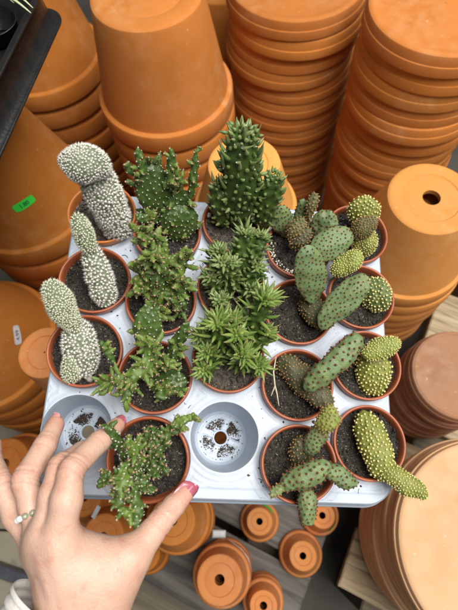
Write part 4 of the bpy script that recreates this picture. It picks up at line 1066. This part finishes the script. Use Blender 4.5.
# nails
def nail(ch, nrm, wd, ln, m, fwd=.35, lift=.96):
    T, rt_ = ch[4]; ax = unit(ch[4][0]-ch[3][0]); nrm = unit(nrm-ax*(np.asarray(nrm) @ ax)); sd = np.cross(ax, nrm)
    V = []; F = []; na, nl_ = 11, 11
    for th_ in (0, -.0007):
        for i in range(nl_):
            s_ = i/(nl_-1)
            u = -ln*.62+ln*s_
            wv = wd*(.86+.14*math.sin(math.pi*min(1, s_*1.1)))*(1 if s_ < .72 else math.sqrt(max(0.02, 1-((s_-.72)/.285)**2)))*(1 if s_ > .1 else .80+2*s_)
            for j in range(na):
                v = -1+2*j/(na-1); y = v*wv/2
                R = rt_*1.04
                z = math.sqrt(max(R*R-(y*1.10)**2, .0))*lift+th_-.0010*s_**2-.0006*(1-min(1, s_/.12))-.0003*max(0, abs(v)-.8)
                V.append(T+ax*(u+rt_*fwd)+sd*y+nrm*z)
    for i in range(nl_-1):
        for j in range(na-1):
            a = i*na+j; F.append((a, a+1, a+na+1, a+na)); b = a+na*nl_; F.append((b, b+na, b+na+1, b+1))
    for i in range(nl_-1):
        for j in (0, na-1):
            a = i*na+j; b = a+na*nl_; F.append((a, a+na, b+na, b))
    for j in range(na-1):
        for i in (0, nl_-1):
            a = i*na+j; b = a+na*nl_; F.append((a, b, b+1, a+1))
    return part('fingernail', V, F, m, person)
vt = lambda ch: unit(CT-(ch[4][0]+HO))
def dirpx(ch, dx, dy, w_):          # direction towards the viewer, leaning by dx, dy in the picture
    P = ch[4][0]+HO; e = 1e-3
    return unit(unit(CT-P)*w_+RT @ np.array([dx, -dy, 0.0]))
nail(FING['thumb'], dirpx(FING['thumb'], .60, .50, 1.0), .0150, .0190, 'nail', .30)
nail(FING['index'], dirpx(FING['index'], -.15, -1.0, .35), .0105, .0130, 'nail', .45)
nail(FING['ring'], dirpx(FING['ring'], -.85, -.35, .9), .0110, .0140, 'nail_pale', .35)
nail(FING['middle'], dirpx(FING['middle'], -.3, -1.0, .1), .0105, .0130, 'nail', .45)
nail(FING['little'], dirpx(FING['little'], -1.0, -.2, .3), .009, .011, 'nail', .45)
# ribbed white cuff round the wrist
c0, c1 = att(80, 614, .050)-HO, att(66, 740, .045)-HO
axc = unit(c1-c0); sx = unit(np.cross(axc, unit(CT-(c0+HO)))); sy = np.cross(axc, sx)
if sx[0] < 0: sx = -sx
V = []; F = []; nr_, na = 60, 120
for i in range(nr_):
    s_ = i/(nr_-1)
    for q in range(na):
        a = 2*math.pi*q/na
        rib = .0010*math.sin(s_*math.pi*2*13)
        bulge = .0050*math.sin(min(1, s_*4)*math.pi/2)
        R1, R2 = .0345+bulge+rib, .0275+bulge+rib
        P = c0+axc*(s_*.075)+sx*(R1*math.cos(a)-.0045-.010*0)+sy*R2*math.sin(a)
        P = P-axc*(.020*-math.cos(a)*.9+.0)*1.0*(1)  # left side rides higher
        V.append(P)
for i in range(nr_-1):
    for q in range(na): F.append((i*na+q, i*na+(q+1) % na, (i+1)*na+(q+1) % na, (i+1)*na+q))
part('sleeve_cuff', V, F, 'knit', person)
# bead ring on the ring finger
c = FING['ring']; rc = (c[1][0]*.75+c[0][0]*.25); axr = unit(c[2][0]-c[0][0]); rr = c[1][1]*1.0+.0008
vw = unit(CT-(rc+HO)); s1 = unit(np.cross(axr, vw)); 
if s1[0] < 0: s1 = -s1
f1 = unit(np.cross(s1, axr)); f1 = f1 if f1 @ vw > 0 else -f1
rg = thing('bead_ring', 'finger ring strung with round grey green and white stone beads', 'ring', TW @ Matrix.Translation((HO+rc).tolist()))
V, F = tube([s1*(rr*math.cos(a))+f1*(rr*math.sin(a)) for a in np.linspace(0, 2*math.pi, 40)], .0004, 6); part('band', V, F, 'wire', rg)
def ball(ctr, r, m, par):
    nu_, nv_ = 12, 18; V = []; F = []
    for i in range(nu_+1):
        for j in range(nv_):
            th_ = math.pi*i/nu_; a = 2*math.pi*j/nv_; V.append(ctr+r*np.array([math.sin(th_)*math.cos(a), math.sin(th_)*math.sin(a), math.cos(th_)]))
    for i in range(nu_):
        for j in range(nv_): F.append((i*nv_+j, (i+1)*nv_+j, (i+1)*nv_+(j+1) % nv_, i*nv_+(j+1) % nv_))
    return part('bead', V, F, m, par)
nbd = 13
for k in range(nbd):
    a = 2*math.pi*(k+.3)/nbd
    ball((s1*math.cos(a)+f1*math.sin(a))*(rr+.0011), rr*.238, ['bead_dark', 'bead_dark', 'bead_grey', 'bead_grey', 'bead_grey', 'bead_white', 'bead_white', 'bead_grey', 'bead_grey', 'bead_grey', 'bead_grey', 'bead_grey', 'bead_dark'][k], rg)
